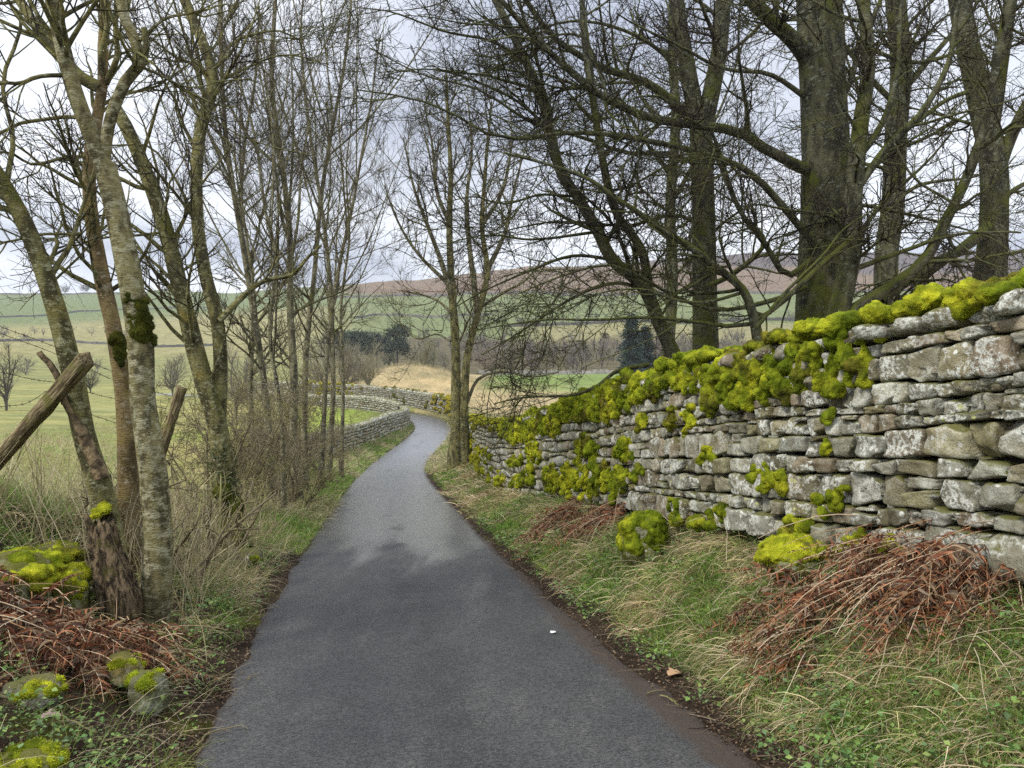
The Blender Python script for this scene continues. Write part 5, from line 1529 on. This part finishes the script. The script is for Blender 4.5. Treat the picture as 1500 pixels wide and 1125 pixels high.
def build_stones():
    rng = np.random.default_rng(101)
    B = lambda *a, **k: boulder(*a, rng=rng, **k)
    B('upright moss-covered stone left of the broken stump', 96, 5.1, (0.12, 0.11, 0.19), moss=0.95, dz=0.75, lumps=26)
    B('flat moss-topped stone lying behind the upright mossy one', 80, 5.6, (0.20, 0.14, 0.10), moss=0.95, dz=1.0, lumps=20)
    B('small moss cushion stone against the top of the broken stump', 128, 5.5, (0.10, 0.10, 0.09), moss=0.95, dz=0.9, lumps=16)
    B('broad mossy mound of stone at the left edge above the bracken', 22, 4.95, (0.26, 0.2, 0.16), moss=0.95, dz=0.6, lumps=30)
    B('golden mossy stone resting on top of another beside the bracken', 172, 4.25, (0.12, 0.095, 0.075), moss=0.45, dz=1.9, col=(0.30, 0.25, 0.09), lumps=7)
    B('grey-green stone with moss down one side, under the golden stone', 207, 4.1, (0.095, 0.09, 0.12), moss=0.4, dz=0.8, col=(0.17, 0.18, 0.10), lumps=8)
    B('bright moss-covered stone in the bottom left corner', 30, 3.12, (0.125, 0.10, 0.08), moss=0.95, dz=0.7, lumps=26)
    B('dull mossy stone half buried below the bracken', 35, 3.75, (0.13, 0.10, 0.08), moss=0.7, dz=0.3, lumps=10)
    B('low grey stone at the foot of the pale trunk', 160, 4.95, (0.13, 0.10, 0.055), moss=0.2, dz=0.3, col=(0.30, 0.31, 0.22), lumps=3)
    B('mossy stone at the road side of the ivy-wrapped foot', 358, 8.7, (0.16, 0.14, 0.12), moss=0.7, dz=0.3, lumps=6)
    G = 'fallen mossy stones below the right wall'
    B('big upright block coated in moss on the right bank, furthest of the fallen stones', 943, 6.95, (0.20, 0.18, 0.26), moss=0.95, dz=0.72, group=G, lumps=70)
    B('long low mossy block in the straw below the wall', 1172, 5.05, (0.23, 0.17, 0.13), moss=0.95, dz=0.75, group=G, lumps=55)
    B('mossy cushion stone against the wall foot beside the bracken', 1335, 4.75, (0.14, 0.09, 0.10), moss=0.95, dz=0.6, group=G, lumps=10)
    B('small mossy stone at the wall foot behind the long low block', 1080, 6.6, (0.10, 0.08, 0.09), moss=0.9, dz=0.5, group=G, lumps=8)

def build_stump():
    rng = np.random.default_rng(120)
    q, r = limb([(176, 880), (163, 830), (152, 790), (144, 755)], 5.2, 5.3, 0.088, 0.070, 16)
    q, r = rooted(q, r, 1.3)
    root = thing('tree_stump', q[0], 'broken rotting stump with fibrous brown wood and moss on its top, beside the leftmost trunk', 'stump')
    V, f, _ = tubes(q[None], r[None], 26, 0.30, 9)
    n = len(q)
    V = V.reshape(n, 26, 3)
    V = q[:, None] + (V - q[:, None]) * (1 + 0.16 * rng.normal(0, 1, 26) + 0.0 * np.zeros((n, 1)))[:, :, None]
    jag = rng.uniform(-0.10, 0.05, 26); V[-1, :, 2] += jag; V[-2, :, 2] += jag * 0.5
    cap = V[-1].mean(0) - np.array([0, 0, 0.12])
    VV = np.concatenate([V.reshape(-1, 3), [cap]])
    last = (n - 1) * 26 + np.arange(26)
    tri = np.stack([last, np.roll(last, -1), np.full(26, n * 26)], 1)
    mk('stump_wood', VV, [f, tri], M['stump'], root)
    moss_lump(root, [P(146, 748, 5.3), P(152, 742, 5.4), P(138, 756, 5.28)], [(0.075, 0.05, 0.022), (0.05, 0.06, 0.025), (0.05, 0.04, 0.02)], rng, 1500)

def build_fence():
    rng = np.random.default_rng(130)
    a = P(-20, 695, 6.0); b = P(126, 527, 5.25)
    root = thing('barbed_wire_fence', a, 'sagging rusty barbed wire fence with two leaning weathered posts on the left bank', 'fence')
    def post(a, b, w, nm='post'):
        d = nrm(b - a); s = nrm(np.cross(d, np.array([0.2, 1, 0.1]))); t = np.cross(d, s)
        L = np.linalg.norm(b - a); n = 14
        ring = np.array([(-1, -0.8), (-0.8, -1), (0.8, -1), (1, -0.8), (1, 0.8), (0.8, 1), (-0.8, 1), (-1, 0.8)]) * w
        u = np.linspace(0, 1, n)
        V = a + d * (u * L)[:, None, None] + s * ring[None, :, :1] + t * ring[None, :, 1:]
        V = V + 0.10 * w * rng.normal(0, 1, V.shape) * np.array([1, 1, 0.4])
        V[-1] += d * rng.uniform(-0.02, 0.025, (8, 1))
        I = np.arange(n * 8).reshape(n, 8); j = np.roll(np.arange(8), -1)
        q = np.stack([I[:-1], I[:-1][:, j], I[1:][:, j], I[1:]], -1).reshape(-1, 4)
        c = V[-1].mean(0)
        VV = np.concatenate([V.reshape(-1, 3), [c]])
        tri = np.stack([I[-1], I[-1][j], np.full(8, n * 8)], 1)
        # mesh kept in its own axes so that the grain runs along it
        rot = Matrix((Vector(s), Vector(t), Vector(d))).transposed()
        loc = (VV - a) @ np.array([s, t, d]).T
        me_o = mk(nm, loc, [q, tri], M['post'], None, smooth=False)
        me_o.parent = root
        me_o.matrix_local = Matrix.Translation(Vector(a - np.array(root.location))) @ rot.to_4x4()
        return me_o
    post(a - nrm(b - a) * 0.5, b, 0.047)
    post(P(222, 665, 8.4) - np.array([0, 0, 0.3]), P(266, 568, 8.2), 0.045)
    strands = [[(-80, 440), (0, 478), (60, 500), (120, 525), (200, 560)], [(-80, 455), (0, 488), (60, 510), (110, 530), (170, 558), (250, 580)],
               [(-80, 530), (0, 545), (50, 556), (90, 562), (150, 580), (250, 600)], [(-80, 610), (0, 596), (40, 590), (90, 565), (120, 600), (170, 620), (250, 650)]]
    for k, sdef in enumerate(strands):
        q, _ = limb(sdef, 5.6, 7.6 if k else 7.0, 0.002, 0.002, 60)
        V, f, _ = tubes(q[None], np.full((1, 60), 0.0026), 5)
        A = Acc(); A.add(V, f)
        L = np.linalg.norm(np.diff(q, axis=0), axis=1).sum(); nb = int(L / 0.085)
        for i in range(nb):
            t = (i + 0.5) / nb * 59; j = int(t); p = q[j] + (q[min(j + 1, 59)] - q[j]) * (t - j)
            for _ in range(2):
                d = nrm(rng.normal(0, 1, 3)) * 0.016
                Vb, fb, _ = tubes(np.stack([p - d, p + d])[None], np.full((1, 2), 0.0017), 3); A.add(Vb, fb)
        A.build('barbed_wire', M['wire'], root)

def road_top(x, y):
    i, u = road_uv(np.array([x]), np.array([y]))
    return float(_rd[i[0], 2]) + 0.012 if abs(u[0]) < HALF + 0.2 else -99.0

def build_small():
    rng = np.random.default_rng(140)
    # fallen leaves and twigs one can point at
    def leaf(label, x, y, size, col, curl, zf=0.0):
        z = max(gz(x, y), road_top(x, y)) + 0.006 + zf
        n = 9; t = np.linspace(0, 1, n); w = np.sin(t * math.pi) ** 0.7 * 0.42 * (1 + 0.25 * np.sin(t * 17))
        V = np.concatenate([np.stack([t - 0.5, w, curl * np.abs(w) + 0.1 * curl * t], 1), np.stack([t - 0.5, 0 * t, 0.15 * curl * t], 1), np.stack([t - 0.5, -w, curl * np.abs(w)], 1)]) * size
        a = rng.uniform(0, 6); R_ = np.array([[math.cos(a), -math.sin(a), 0], [math.sin(a), math.cos(a), 0], [0, 0, 1]])
        I = np.arange(3 * n).reshape(3, n)
        q = np.stack([I[:-1, :-1], I[:-1, 1:], I[1:, 1:], I[1:, :-1]], -1).reshape(-1, 4)
        o = mk('fallen_leaf', V @ R_.T + np.array([x, y, z]), q, M['litter'], None, np.tile(np.array(col), (3 * n, 1)), origin=(x, y, z))
        tag(o, label, 'leaf', 'fallen leaves')
    def ground_at(px, py):
        Y = np.geomspace(2.2, 30, 500); x = (px - 750) / F * Y
        z = height(x, Y); e = (CAMZ - z) / Y - (py - 520.5) / F
        k = int(np.argmin(np.abs(e))); return float(x[k]), float(Y[k])
    x, y = ground_at(811, 941); leaf('small white leaf lying on the open asphalt', x, y, 0.055, (0.80, 0.79, 0.75), 0.2)
    x, y = ground_at(992, 998); leaf('pale brown curled leaf on the mud at the right road edge', x, y, 0.11, (0.45, 0.29, 0.16), 0.5, 0.01)
    x, y = ground_at(1125, 882); leaf('pinkish dead leaf caught in the straw below the wall', x, y, 0.10, (0.42, 0.30, 0.22), 0.5, 0.05)
    x, y = ground_at(1365, 945); leaf('pale grey dead leaf on the right bank below the rusty bracken', x, y, 0.09, (0.52, 0.43, 0.34), 0.4, 0.05)
    x, y = ground_at(60, 1075); leaf('grey-pink dead leaf in the bottom left weeds', x, y, 0.10, (0.36, 0.27, 0.22), 0.5, 0.04)
    def twig(label, pts, r, forks=2):
        c = []
        for a, b in pts:
            x, y = ground_at(a, b); z = max(gz(x, y), road_top(x, y)); c.append((x, y, z + r + 0.004))
        q = spline(c, 16) + rng.normal(0, 0.003, (16, 3)) * np.array([1, 1, 0.3])
        A = Acc(); V, f, _ = tubes(q[None], np.linspace(r, r * 0.5, 16)[None], 6); A.add(V, f)
        Q, rr = sprout(q[None], np.linspace(r, r * 0.5, 16)[None], forks, rng, length=(0.06, 0.14), m=5, up=0.0, flat=0.9, rmin=r * 0.4)
        V, f, _ = tubes(Q, rr, 5); A.add(V, f)
        o = A.build('fallen_twig', M['twig_shrub'], origin=q[0]); tag(o, label, 'twig', 'fallen twigs')
    twig('forked pale twig lying on the left road edge at the bottom of the view', [(280, 1118), (300, 1098), (348, 1088)], 0.006, 3)
    twig('short curved twig on the asphalt by the left mud', [(356, 1015), (362, 1008), (374, 1005)], 0.004, 1)
    twig('thin dark twig on the mud at the right road edge', [(950, 1037), (965, 1031), (980, 1027)], 0.005, 1)
    twig('curved dark twig beside the brown leaf on the right mud', [(972, 1040), (985, 1045), (998, 1055)], 0.005, 1)
    twig('pale mossy stick lying across the bottom left weeds', [(-20, 1030), (60, 1052), (95, 1070), (130, 1090)], 0.008, 3)

def build_bracken():
    rng = np.random.default_rng(150)
    def pts(l): return [((a - 750) / F * Y, Y) for a, Y in l]
    bracken('large heap of collapsed rusty bracken and pale stalks on the left bank below the stump', pts([(20, 4.6), (60, 4.5), (100, 4.6), (140, 4.75), (40, 4.2), (10, 4.3), (90, 4.35), (175, 4.9), (-20, 4.5)]), 210, (0.55, -0.5, -0.12), rng, (0.25, 0.62), 0.20)
    bracken('big sweep of collapsed rusty bracken against the right wall', pts([(1440, 4.35), (1390, 4.4), (1480, 4.2), (1350, 4.45), (1420, 4.1), (1500, 4.15)]), 330, (-0.70, -0.50, -0.22), rng, (0.45, 1.0), 0.26)
    bracken('small fan of orange bracken stalks on the right bank, further from the camera', pts([(826, 9.9), (836, 10.1)]), 110, (-0.55, -0.8, -0.3), rng, (0.4, 0.8), 0.2)
    bracken('small fan of pinkish bracken stalks beside the upright mossy block', pts([(896, 8.9), (909, 8.9)]), 110, (-0.6, -0.8, -0.3), rng, (0.4, 0.8), 0.2)
    bracken('thin scatter of broken brown bracken in the straw below the long low mossy block', pts([(1160, 4.7), (1230, 4.55), (1200, 4.4)]), 60, (-0.7, -0.35, -0.25), rng, (0.25, 0.6), 0.16)
    # loose long straw over the right bank
    n = 420
    y = 3.3 * (9 / 3.3) ** rng.random(n); dm = wall_x(y) - edge_r(y); d = dm * rng.uniform(0.3, 0.97, n)
    x = edge_r(y) + d
    p = np.stack([x, y, height(x, y) + rng.uniform(0.02, 0.10, n)], 1)
    dd = np.array([-0.6, -0.5, 0.05]) + rng.normal(0, 0.55, (n, 3)) * np.array([1, 1, 0.4])
    V, f, C = blades(p, dd, rng.uniform(0.2, 0.6, n), rng.uniform(0.003, 0.006, n), STRAW[rng.integers(0, 3, n)] * rng.uniform(0.75, 1.15, (n, 1)), rng, 5, rng.uniform(0.1, 0.35, n), 0.5)
    o = mk('long_straw', V, f, M['blade'], col=C, smooth=False); tag(o, 'long pale straw stems strewn down the right bank', 'dead grass', kind='stuff')

# ------------------------------------------------------------------ the distance
def depth_at(px, py):
    """depth at which the land rises to image height py in column px"""
    Y = np.geomspace(60, 1000, 500)
    e = base_y(np.full(500, float(px)), Y) - py
    k = int(np.argmin(np.abs(e))); return float(Y[k])

def far_wall(label, pts, h=1.3, w=0.8, name='field_wall', col=(0.10, 0.095, 0.08)):
    c = []
    for a, b in pts:
        Y = depth_at(a, b); x = (a - 750) / F * Y; c.append((x, Y, 0))
    n = 80
    q = spline(c, n)
    q[:, 2] = height(q[:, 0], q[:, 1])
    t = nrm(np.gradient(q, axis=0)); nl = np.stack([-t[:, 1], t[:, 0], 0 * t[:, 0]], 1)
    rng = np.random.default_rng(len(pts) * 7 + int(pts[0][0]) % 50)
    top = h * (1 + 0.15 * rng.normal(0, 1, n))
    V = np.stack([q + nl * w * 0.6 - UP * 0.8, q + nl * w * 0.4 + UP * top[:, None], q - nl * w * 0.4 + UP * top[:, None], q - nl * w * 0.6 - UP * 0.8], 1).reshape(-1, 3)
    I = np.arange(n * 4).reshape(n, 4)
    f = np.stack([I[:-1, :-1], I[1:, :-1], I[1:, 1:], I[:-1, 1:]], -1).reshape(-1, 4)
    o = mk(name, V, f, M['attr'], None, np.tile(np.array(col), (len(V), 1)) * rng.uniform(0.7, 1.3, (len(V), 1)), smooth=False, origin=q[0])
    tag(o, label, 'wall', 'field walls on the far hillside')

def bare_far(acc, x, y, z, h, w, rng, nb=60, nt=3, tw=0.05, tint=(0.13, 0.11, 0.085), trunk=True):
    """winter crown seen far off: trunk, boughs and a haze of twigs"""
    b = np.array([x, y, z - 0.3])
    k = 5
    st = []
    for _ in range(k):
        d = np.array([rng.normal(0, w * 0.20), rng.normal(0, w * 0.20), h * rng.uniform(0.6, 0.9)])
        p = [b, b + np.array([0, 0, h * 0.18]) + d * 0.08, b + d * 0.55 + rng.normal(0, w * 0.04, 3), b + d]
        st.append(spline(p, 8))
    Pp = np.stack(st); Rp = np.tile(np.linspace(h * 0.018, h * 0.006, 8), (k, 1))
    c = np.array(tint) * rng.uniform(0.8, 1.2)
    V, f, C = tubes(Pp, Rp, 4, col=np.tile(c * 0.9, (k, 1))); acc.add(V, f, C)
    Q, r = sprout(Pp, Rp, nb, rng, t0=0.2, ang=(25, 60), length=(w * 0.22, w * 0.5), m=5, up=0.35, wig=0.12, rk=0.5, rmin=tw)
    V, f, C = tubes(Q, r, 3, col=np.tile(c, (nb, 1)) * rng.uniform(0.8, 1.2, (nb, 1))); acc.add(V, f, C)
    n3 = nb * nt
    Q, r = sprout(Q, r, n3, rng, t0=0.2, ang=(25, 65), length=(0.35, 0.8), m=4, up=0.3, wig=0.16, rk=0.6, rmin=tw * 0.7, relative=True)
    V, f, C = tubes(Q, r, 3, col=np.tile(c * 1.15, (n3, 1)) * rng.uniform(0.75, 1.3, (n3, 1))); acc.add(V, f, C)
    return Pp, Rp

def far_tree(label, px, Y, h, w, rng, tint, nb=110, nt=5, tw=0.02, name='bare_tree', group='bare trees of the valley'):
    x = (px - 750) / F * Y; z = gz(x, Y)
    root = thing(name, (x, Y, z), label, 'tree', group)
    A = Acc(); bare_far(A, x, Y, z, h, w, rng, nb, nt, tw, tint)
    T = Acc(); T.add(A.V[0], A.F[0], A.C[0]); T.build('trunk', M['attr'], root)
    B = Acc()
    off = len(A.V[0])
    for v, f, c in zip(A.V[1:], A.F[1:], A.C[1:]):
        B.add(v, f - f.min(), c)
    B.build('crown', M['attr'], root, smooth=False)

def conifer(label, px, Y, h, w, rng, col=(0.03, 0.045, 0.03), rounded=False):
    x = (px - 750) / F * Y; z = gz(x, Y)
    root = thing('pine_tree', (x, Y, z), label, 'tree', 'dark pines in the valley wood')
    q = spline([(x, Y, z - 0.5), (x + 0.1, Y, z + h * 0.5), (x, Y, z + h * 0.97)], 10)
    V, f, C = tubes(q[None], np.linspace(h * 0.022, 0.04, 10)[None], 6, col=np.array([[0.07, 0.055, 0.04]])); mk('trunk', V, f, M['attr'], root, C)
    n = 2600
    t = rng.random(n) ** 0.8
    if rounded: rad = w * np.sqrt(np.clip(1 - (2 * t - 0.95) ** 2, 0.02, 1)) ; zz = z + h * (0.35 + 0.65 * t)
    else: rad = w * (1 - t) ** 0.75 + 0.15; zz = z + h * (0.12 + 0.88 * t)
    a = rng.uniform(0, 6.28, n)
    if rounded:
        k_ = 9; ca_ = rng.uniform(0, 6.28, k_); cr_ = w * rng.uniform(0.15, 0.75, k_); cz_ = z + h * rng.uniform(0.42, 0.93, k_); ci_ = rng.integers(0, k_, n)
        zz = cz_[ci_] + rng.normal(0, 1, n) * h * 0.055
    lay = 0.75 + 0.35 * np.sin(zz * 2.3 + a * 2) + 0.2 * rng.normal(0, 1, n)
    rr = rad * np.sqrt(rng.uniform(0.1, 1, n)) * np.clip(lay, 0.3, 1.25)
    p = np.stack([x + np.cos(a) * rr, Y + np.sin(a) * rr, zz], 1)
    if rounded: p[:, :2] = np.stack([x + np.cos(ca_) * cr_, Y + np.sin(ca_) * cr_], 1)[ci_] + rng.normal(0, 1, (n, 2)) * w * 0.27
    d = np.stack([np.cos(a), np.sin(a), rng.normal(-0.1, 0.3, n)], 1) + rng.normal(0, 0.4, (n, 3))
    V, f, C = blades(p, d, rng.uniform(0.5, 1.3, n), rng.uniform(0.25, 0.5, n), np.array(col) * rng.uniform(0.6, 1.7, (n, 1)), rng, 2, 0.3, 0.8)
    mk('crown', V, f, M['blade'], root, C, smooth=False)

def build_distance():
    rng = np.random.default_rng(160)
    W = far_wall
    W('long dark wall crossing the left hillside below the ridge', [(-150, 476), (-40, 470), (60, 465), (140, 457), (230, 453), (330, 452)])
    W('dark wall along the skyline of the green left hill', [(-150, 434), (0, 432.5), (120, 432.5), (200, 432.5)], 1.8)
    W('wall dividing the pale left fields half way down the hill', [(-60, 505), (40, 500), (130, 503), (220, 508), (330, 506)], 1.2)
    W('wall between the brown moor and the green field above the wood', [(470, 438), (560, 436), (650, 434), (740, 432), (830, 430)], 2.0)
    W('wall climbing the green field towards the moor edge', [(520, 470), (560, 462), (640, 466), (720, 460)], 1.6)
    W('wall along the foot of the moor on the far right', [(820, 432), (930, 431), (1050, 430), (1180, 428), (1350, 427)], 2.0)
    W('dark hedge line at the lower edge of the far right green field', [(740, 480), (850, 478), (960, 474), (1080, 473), (1220, 470)], 2.2, col=(0.055, 0.05, 0.035))
    W('low wall at the back of the bright green strip of pasture', [(700, 549), (800, 549), (900, 548), (1000, 547)], 1.2, col=(0.2, 0.19, 0.16))
    # the valley wood, one mass
    A = Acc()
    for k in range(300):
        px = rng.uniform(470, 1120); py = rng.uniform(497, 541)
        if px < 560 and py > 535: continue
        Y = depth_at(px, py); x = (px - 750) / F * Y; z = gz(x, Y)
        tint = np.array([(0.15, 0.125, 0.095), (0.12, 0.105, 0.085), (0.17, 0.16, 0.10), (0.19, 0.15, 0.12)])[rng.integers(0, 4)]
        if px < 640: tint = np.array([(0.16, 0.16, 0.09), (0.19, 0.18, 0.11), (0.11, 0.11, 0.07)])[rng.integers(0, 3)]
        bare_far(A, x, Y, z, rng.uniform(6, 10), rng.uniform(5, 9), rng, 34, 4, 0.05, tint)
    for k in range(46):                                   # scrub on the moor edge and hedgerow trees
        px = rng.uniform(640, 1450); py = 474 + rng.normal(0, 3)
        Y = depth_at(px, py); x = (px - 750) / F * Y
        bare_far(A, x, Y, gz(x, Y), rng.uniform(6, 10), rng.uniform(6, 10), rng, 26, 3, 0.08, (0.13, 0.115, 0.09))
    for k in range(40):                                    # scrubby trees down the left slope
        px = rng.choice([rng.normal(15, 40), rng.normal(60, 60), rng.normal(330, 40)]); py = rng.choice([490, 500, 545]) + rng.normal(0, 4)
        Y = depth_at(px, py); x = (px - 750) / F * Y
        bare_far(A, x, Y, gz(x, Y), rng.uniform(3, 6), rng.uniform(4, 7), rng, 26, 3, 0.05, (0.16, 0.14, 0.12))
    o = A.build('valley_woodland', M['attr'], smooth=False); tag(o, 'far-off bare winter woodland filling the valley bottom', 'woodland', kind='stuff')
    FT = far_tree
    FT('pale olive bare tree at the left foot of the straw mound', 540, 110, 9, 8, rng, (0.24, 0.22, 0.13), 150, 8)
    FT('grey bare tree left of the straw mound behind the pale wall', 505, 100, 8.5, 8, rng, (0.20, 0.18, 0.13), 150, 8)
    FT('low pale bush-like tree behind the grove by the valley wall', 470, 92, 8, 7, rng, (0.22, 0.20, 0.14), 140, 8)
    FT('wide grey bare tree at the left edge of the view below the ridge', 8, 62, 6.4, 6, rng, (0.15, 0.13, 0.11), 80, 6, 0.016)
    FT('small round bare tree alone in the left field beside the orange-barked trunk', 132, 100, 4.2, 4.4, rng, (0.14, 0.13, 0.10), 120, 8, 0.022)
    FT('grey bare tree in the left field seen between the paired trunks', 252, 85, 5.4, 5.5, rng, (0.17, 0.155, 0.12), 120, 7, 0.02)
    FT('bare tree at the field edge left of the grove', 345, 62, 6.5, 6, rng, (0.20, 0.18, 0.13), 140, 8, 0.015)
    FT('olive bare tree straight behind the straw mound', 622, 150, 10, 9, rng, (0.20, 0.19, 0.12), 150, 7, 0.03)
    FT('brown bare tree at the left end of the bright pasture', 720, 190, 8, 9, rng, (0.17, 0.14, 0.11), 140, 7, 0.035)
    FT('round leafless tree on the left skyline', 98, 985, 17, 16, rng, (0.12, 0.11, 0.10), 90, 5, 0.12, group='trees on the left skyline')
    FT('smaller leafless tree on the left skyline next to the round one', 130, 985, 15, 20, rng, (0.12, 0.11, 0.10), 90, 5, 0.12, group='trees on the left skyline')
    conifer('broad dark pine standing in the wood left of the lone ash', 522, 240, 15, 5.2, rng, (0.045, 0.06, 0.036), True)
    conifer('dull dark pine at the right edge of the group of pines', 552, 262, 12, 4.2, rng, (0.05, 0.062, 0.04), True)
    conifer('dark pine next to the broad one, standing in the wood', 500, 250, 13, 4.5, rng, (0.045, 0.06, 0.036), True)
    conifer('rounded dark pine just left of the lone ash', 582, 245, 16, 3.8, rng, (0.045, 0.06, 0.036), True)
    conifer('tall bluish conifer behind the leaning tree on the right', 925, 170, 14.5, 3.2, rng, (0.035, 0.055, 0.045))
    conifer('small dark conifer beside the tall bluish one', 945, 180, 12, 3.0, rng, (0.03, 0.048, 0.038))

# ------------------------------------------------------------------ sky and light
def build_sky():
    w = bpy.data.worlds.new('World'); scene.world = w
    w.use_nodes = True
    t = w.node_tree; N = t.nodes; L = t.links
    bg = N['Background']
    sky = N.new('ShaderNodeTexSky'); sky.sky_type = 'NISHITA'; sky.sun_disc = False
    sky.sun_elevation = R(SUN_EL); sky.sun_rotation = R(SUN_ROT); sky.air_density = 1.0; sky.dust_density = 2.0
    tc = N.new('ShaderNodeTexCoord')
    sep = N.new('ShaderNodeSeparateXYZ'); L.new(tc.outputs['Generated'], sep.inputs[0])
    def M_(op, a, b=0.0, c=None):
        x = N.new('ShaderNodeMath'); x.operation = op
        for i, v in enumerate((a, b)):
            if isinstance(v, (int, float)): x.inputs[i].default_value = v
            else: L.new(v, x.inputs[i])
        return x.outputs[0]
    def ramp(v, a, b, lo, hi):
        x = N.new('ShaderNodeMapRange'); x.interpolation_type = 'SMOOTHSTEP'
        for nme, val in (('From Min', a), ('From Max', b), ('To Min', lo), ('To Max', hi)): x.inputs[nme].default_value = val
        L.new(v, x.inputs['Value']); return x.outputs[0]
    # cloud sheet seen in perspective
    zc = M_('ADD', M_('MAXIMUM', sep.outputs[2], 0.0), 0.16)
    cmb = N.new('ShaderNodeCombineXYZ')
    L.new(M_('DIVIDE', sep.outputs[0], zc), cmb.inputs[0]); L.new(M_('DIVIDE', sep.outputs[1], zc), cmb.inputs[1])
    n1 = N.new('ShaderNodeTexNoise'); n1.inputs['Scale'].default_value = 0.55; n1.inputs['Detail'].default_value = 6; n1.inputs['Roughness'].default_value = 0.5; n1.inputs['Distortion'].default_value = 0.4
    mp = N.new('ShaderNodeMapping'); mp.inputs['Location'].default_value = (5.2, 1.1, 0); L.new(cmb.outputs[0], mp.inputs[0]); L.new(mp.outputs[0], n1.inputs['Vector'])
    cloud = ramp(n1.outputs['Fac'], 0.34, 0.64, 0, 1)
    mixc = N.new('ShaderNodeMix'); mixc.data_type = 'RGBA'
    L.new(cloud, mixc.inputs[0]); mixc.inputs[6].default_value = (0.34, 0.37, 0.45, 1); mixc.inputs[7].default_value = (0.70, 0.725, 0.775, 1)
    # an overcast sky is up to three times as bright overhead as at the horizon
    gr = M_('MULTIPLY', M_('MULTIPLY', ramp(sep.outputs[2], 0.32, 0.95, 1.0, ZENITH), ramp(sep.outputs[2], 0.02, 0.14, 1.18, 1.0)), SKYB)
    sc = N.new('ShaderNodeVectorMath'); sc.operation = 'SCALE'; L.new(mixc.outputs[2], sc.inputs[0]); L.new(gr, sc.inputs[3])
    nb = N.new('ShaderNodeVectorMath'); nb.operation = 'SCALE'; L.new(sky.outputs[0], nb.inputs[0]); nb.inputs[3].default_value = 0.06
    mx = N.new('ShaderNodeMix'); mx.data_type = 'RGBA'; mx.inputs[0].default_value = 0.88
    L.new(nb.outputs[0], mx.inputs[6]); L.new(sc.outputs[0], mx.inputs[7])
    L.new(mx.outputs[2], bg.inputs['Color'])
    bg.inputs['Strength'].default_value = 1.0
    sun = bpy.data.lights.new('sun', 'SUN'); sun.energy = SUN_E; sun.angle = R(SUN_A); sun.color = (1.0, 0.95, 0.87)
    so = bpy.data.objects.new('sun', sun); COL.objects.link(so)
    a, e = R(SUN_ROT), R(SUN_EL)
    d = Vector((math.sin(a) * math.cos(e), math.cos(a) * math.cos(e), math.sin(e)))
    so.rotation_euler = (-d).to_track_quat('-Z', 'Y').to_euler()
    so.location = (-8, -6, 20)

SUN_EL, SUN_ROT, SUN_E, SUN_A = 46, 236, 1.5, 14
ZENITH, SKYB = 2.2, 0.84

build_sky()
build_ground()
build_road()
build_right_wall()
_rg = np.random.default_rng(200)
def zp(l, dz=0.0): return np.array([(x, y, gz(x, y) + dz) for x, y in l])
field_wall('dry_stone_wall', zp([(-9.9, 26), (-9.4, 30), (-8.75, 36), (-8.25, 42), (-7.95, 47), (-7.75, 52), (-7.9, 56), (-8.6, 59)][::-1], -0.1), 1.05, 'pale grey field wall following the inside of the bend on the left', 'walls round the bend', _rg, bright=1.2)
field_wall('dry_stone_wall', zp([(-8.9, 59.6), (-10.4, 62.5), (-13.5, 66.5), (-18, 72), (-26, 79), (-36, 87)], -0.1), 1.15, 'grey field wall behind the small green field, joining the bend', 'walls round the bend', _rg, bright=1.15)
field_wall('dry_stone_wall', zp([(-3.6, 53), (-4.2, 57.5), (-5.4, 63), (-9.2, 70), (-14, 76), (-22, 85), (-34, 96)], -0.1), 1.35, 'ivy-patched wall along the outside of the bend below the straw mound', 'walls round the bend', _rg,
           moss=[(0.0, 0.25, 90, (0.30, 0.24, 0.03)), (0.55, 0.75, 60, (0.30, 0.25, 0.03)), (0, 1, 70, (0.16, 0.15, 0.04))])
build_left_trees()
build_grove()
build_centre_ash()
build_right_trees()
build_grass()
build_shrubs()
build_stones()
build_stump()
build_fence()
build_small()
build_bracken()
build_distance()

def build_haze():
    gnd = bpy.data.objects['ground'].data
    z = np.empty(len(gnd.vertices) * 3, np.float32); gnd.vertices.foreach_get('co', z); z = z[2::3]
    z0, z1 = float(z.min()) - 1.0, float(z.max()) + 30
    x = 1960.0
    V = np.array([(sx * x, sy * x, zz) for zz in (z0, z1) for sx, sy in ((-1, -1), (1, -1), (1, 1), (-1, 1))])
    f = np.array([(3, 2, 1, 0), (4, 5, 6, 7), (0, 1, 5, 4), (1, 2, 6, 5), (2, 3, 7, 6), (3, 0, 4, 7)])
    m = bpy.data.materials.new('haze'); m.use_nodes = True
    t = m.node_tree; t.nodes.remove(t.nodes['Principled BSDF'])
    v = t.nodes.new('ShaderNodeVolumePrincipled'); v.inputs['Color'].default_value = (0.86, 0.90, 0.96, 1); v.inputs['Density'].default_value = HAZE
    t.links.new(v.outputs[0], t.nodes['Material Output'].inputs['Volume'])
    o = mk('haze', V, f, m, smooth=False); tag(o, kind='stuff')
HAZE = 0.00022
build_haze()

vs = scene.view_settings
vs.view_transform = 'Standard'; vs.look = 'None'; vs.exposure = 1.08; vs.gamma = 1.0; vs.use_curve_mapping = False
scene.cycles.max_bounces = 5; scene.cycles.diffuse_bounces = 2; scene.cycles.glossy_bounces = 2; scene.cycles.transmission_bounces = 2
scene.cycles.use_denoising = False
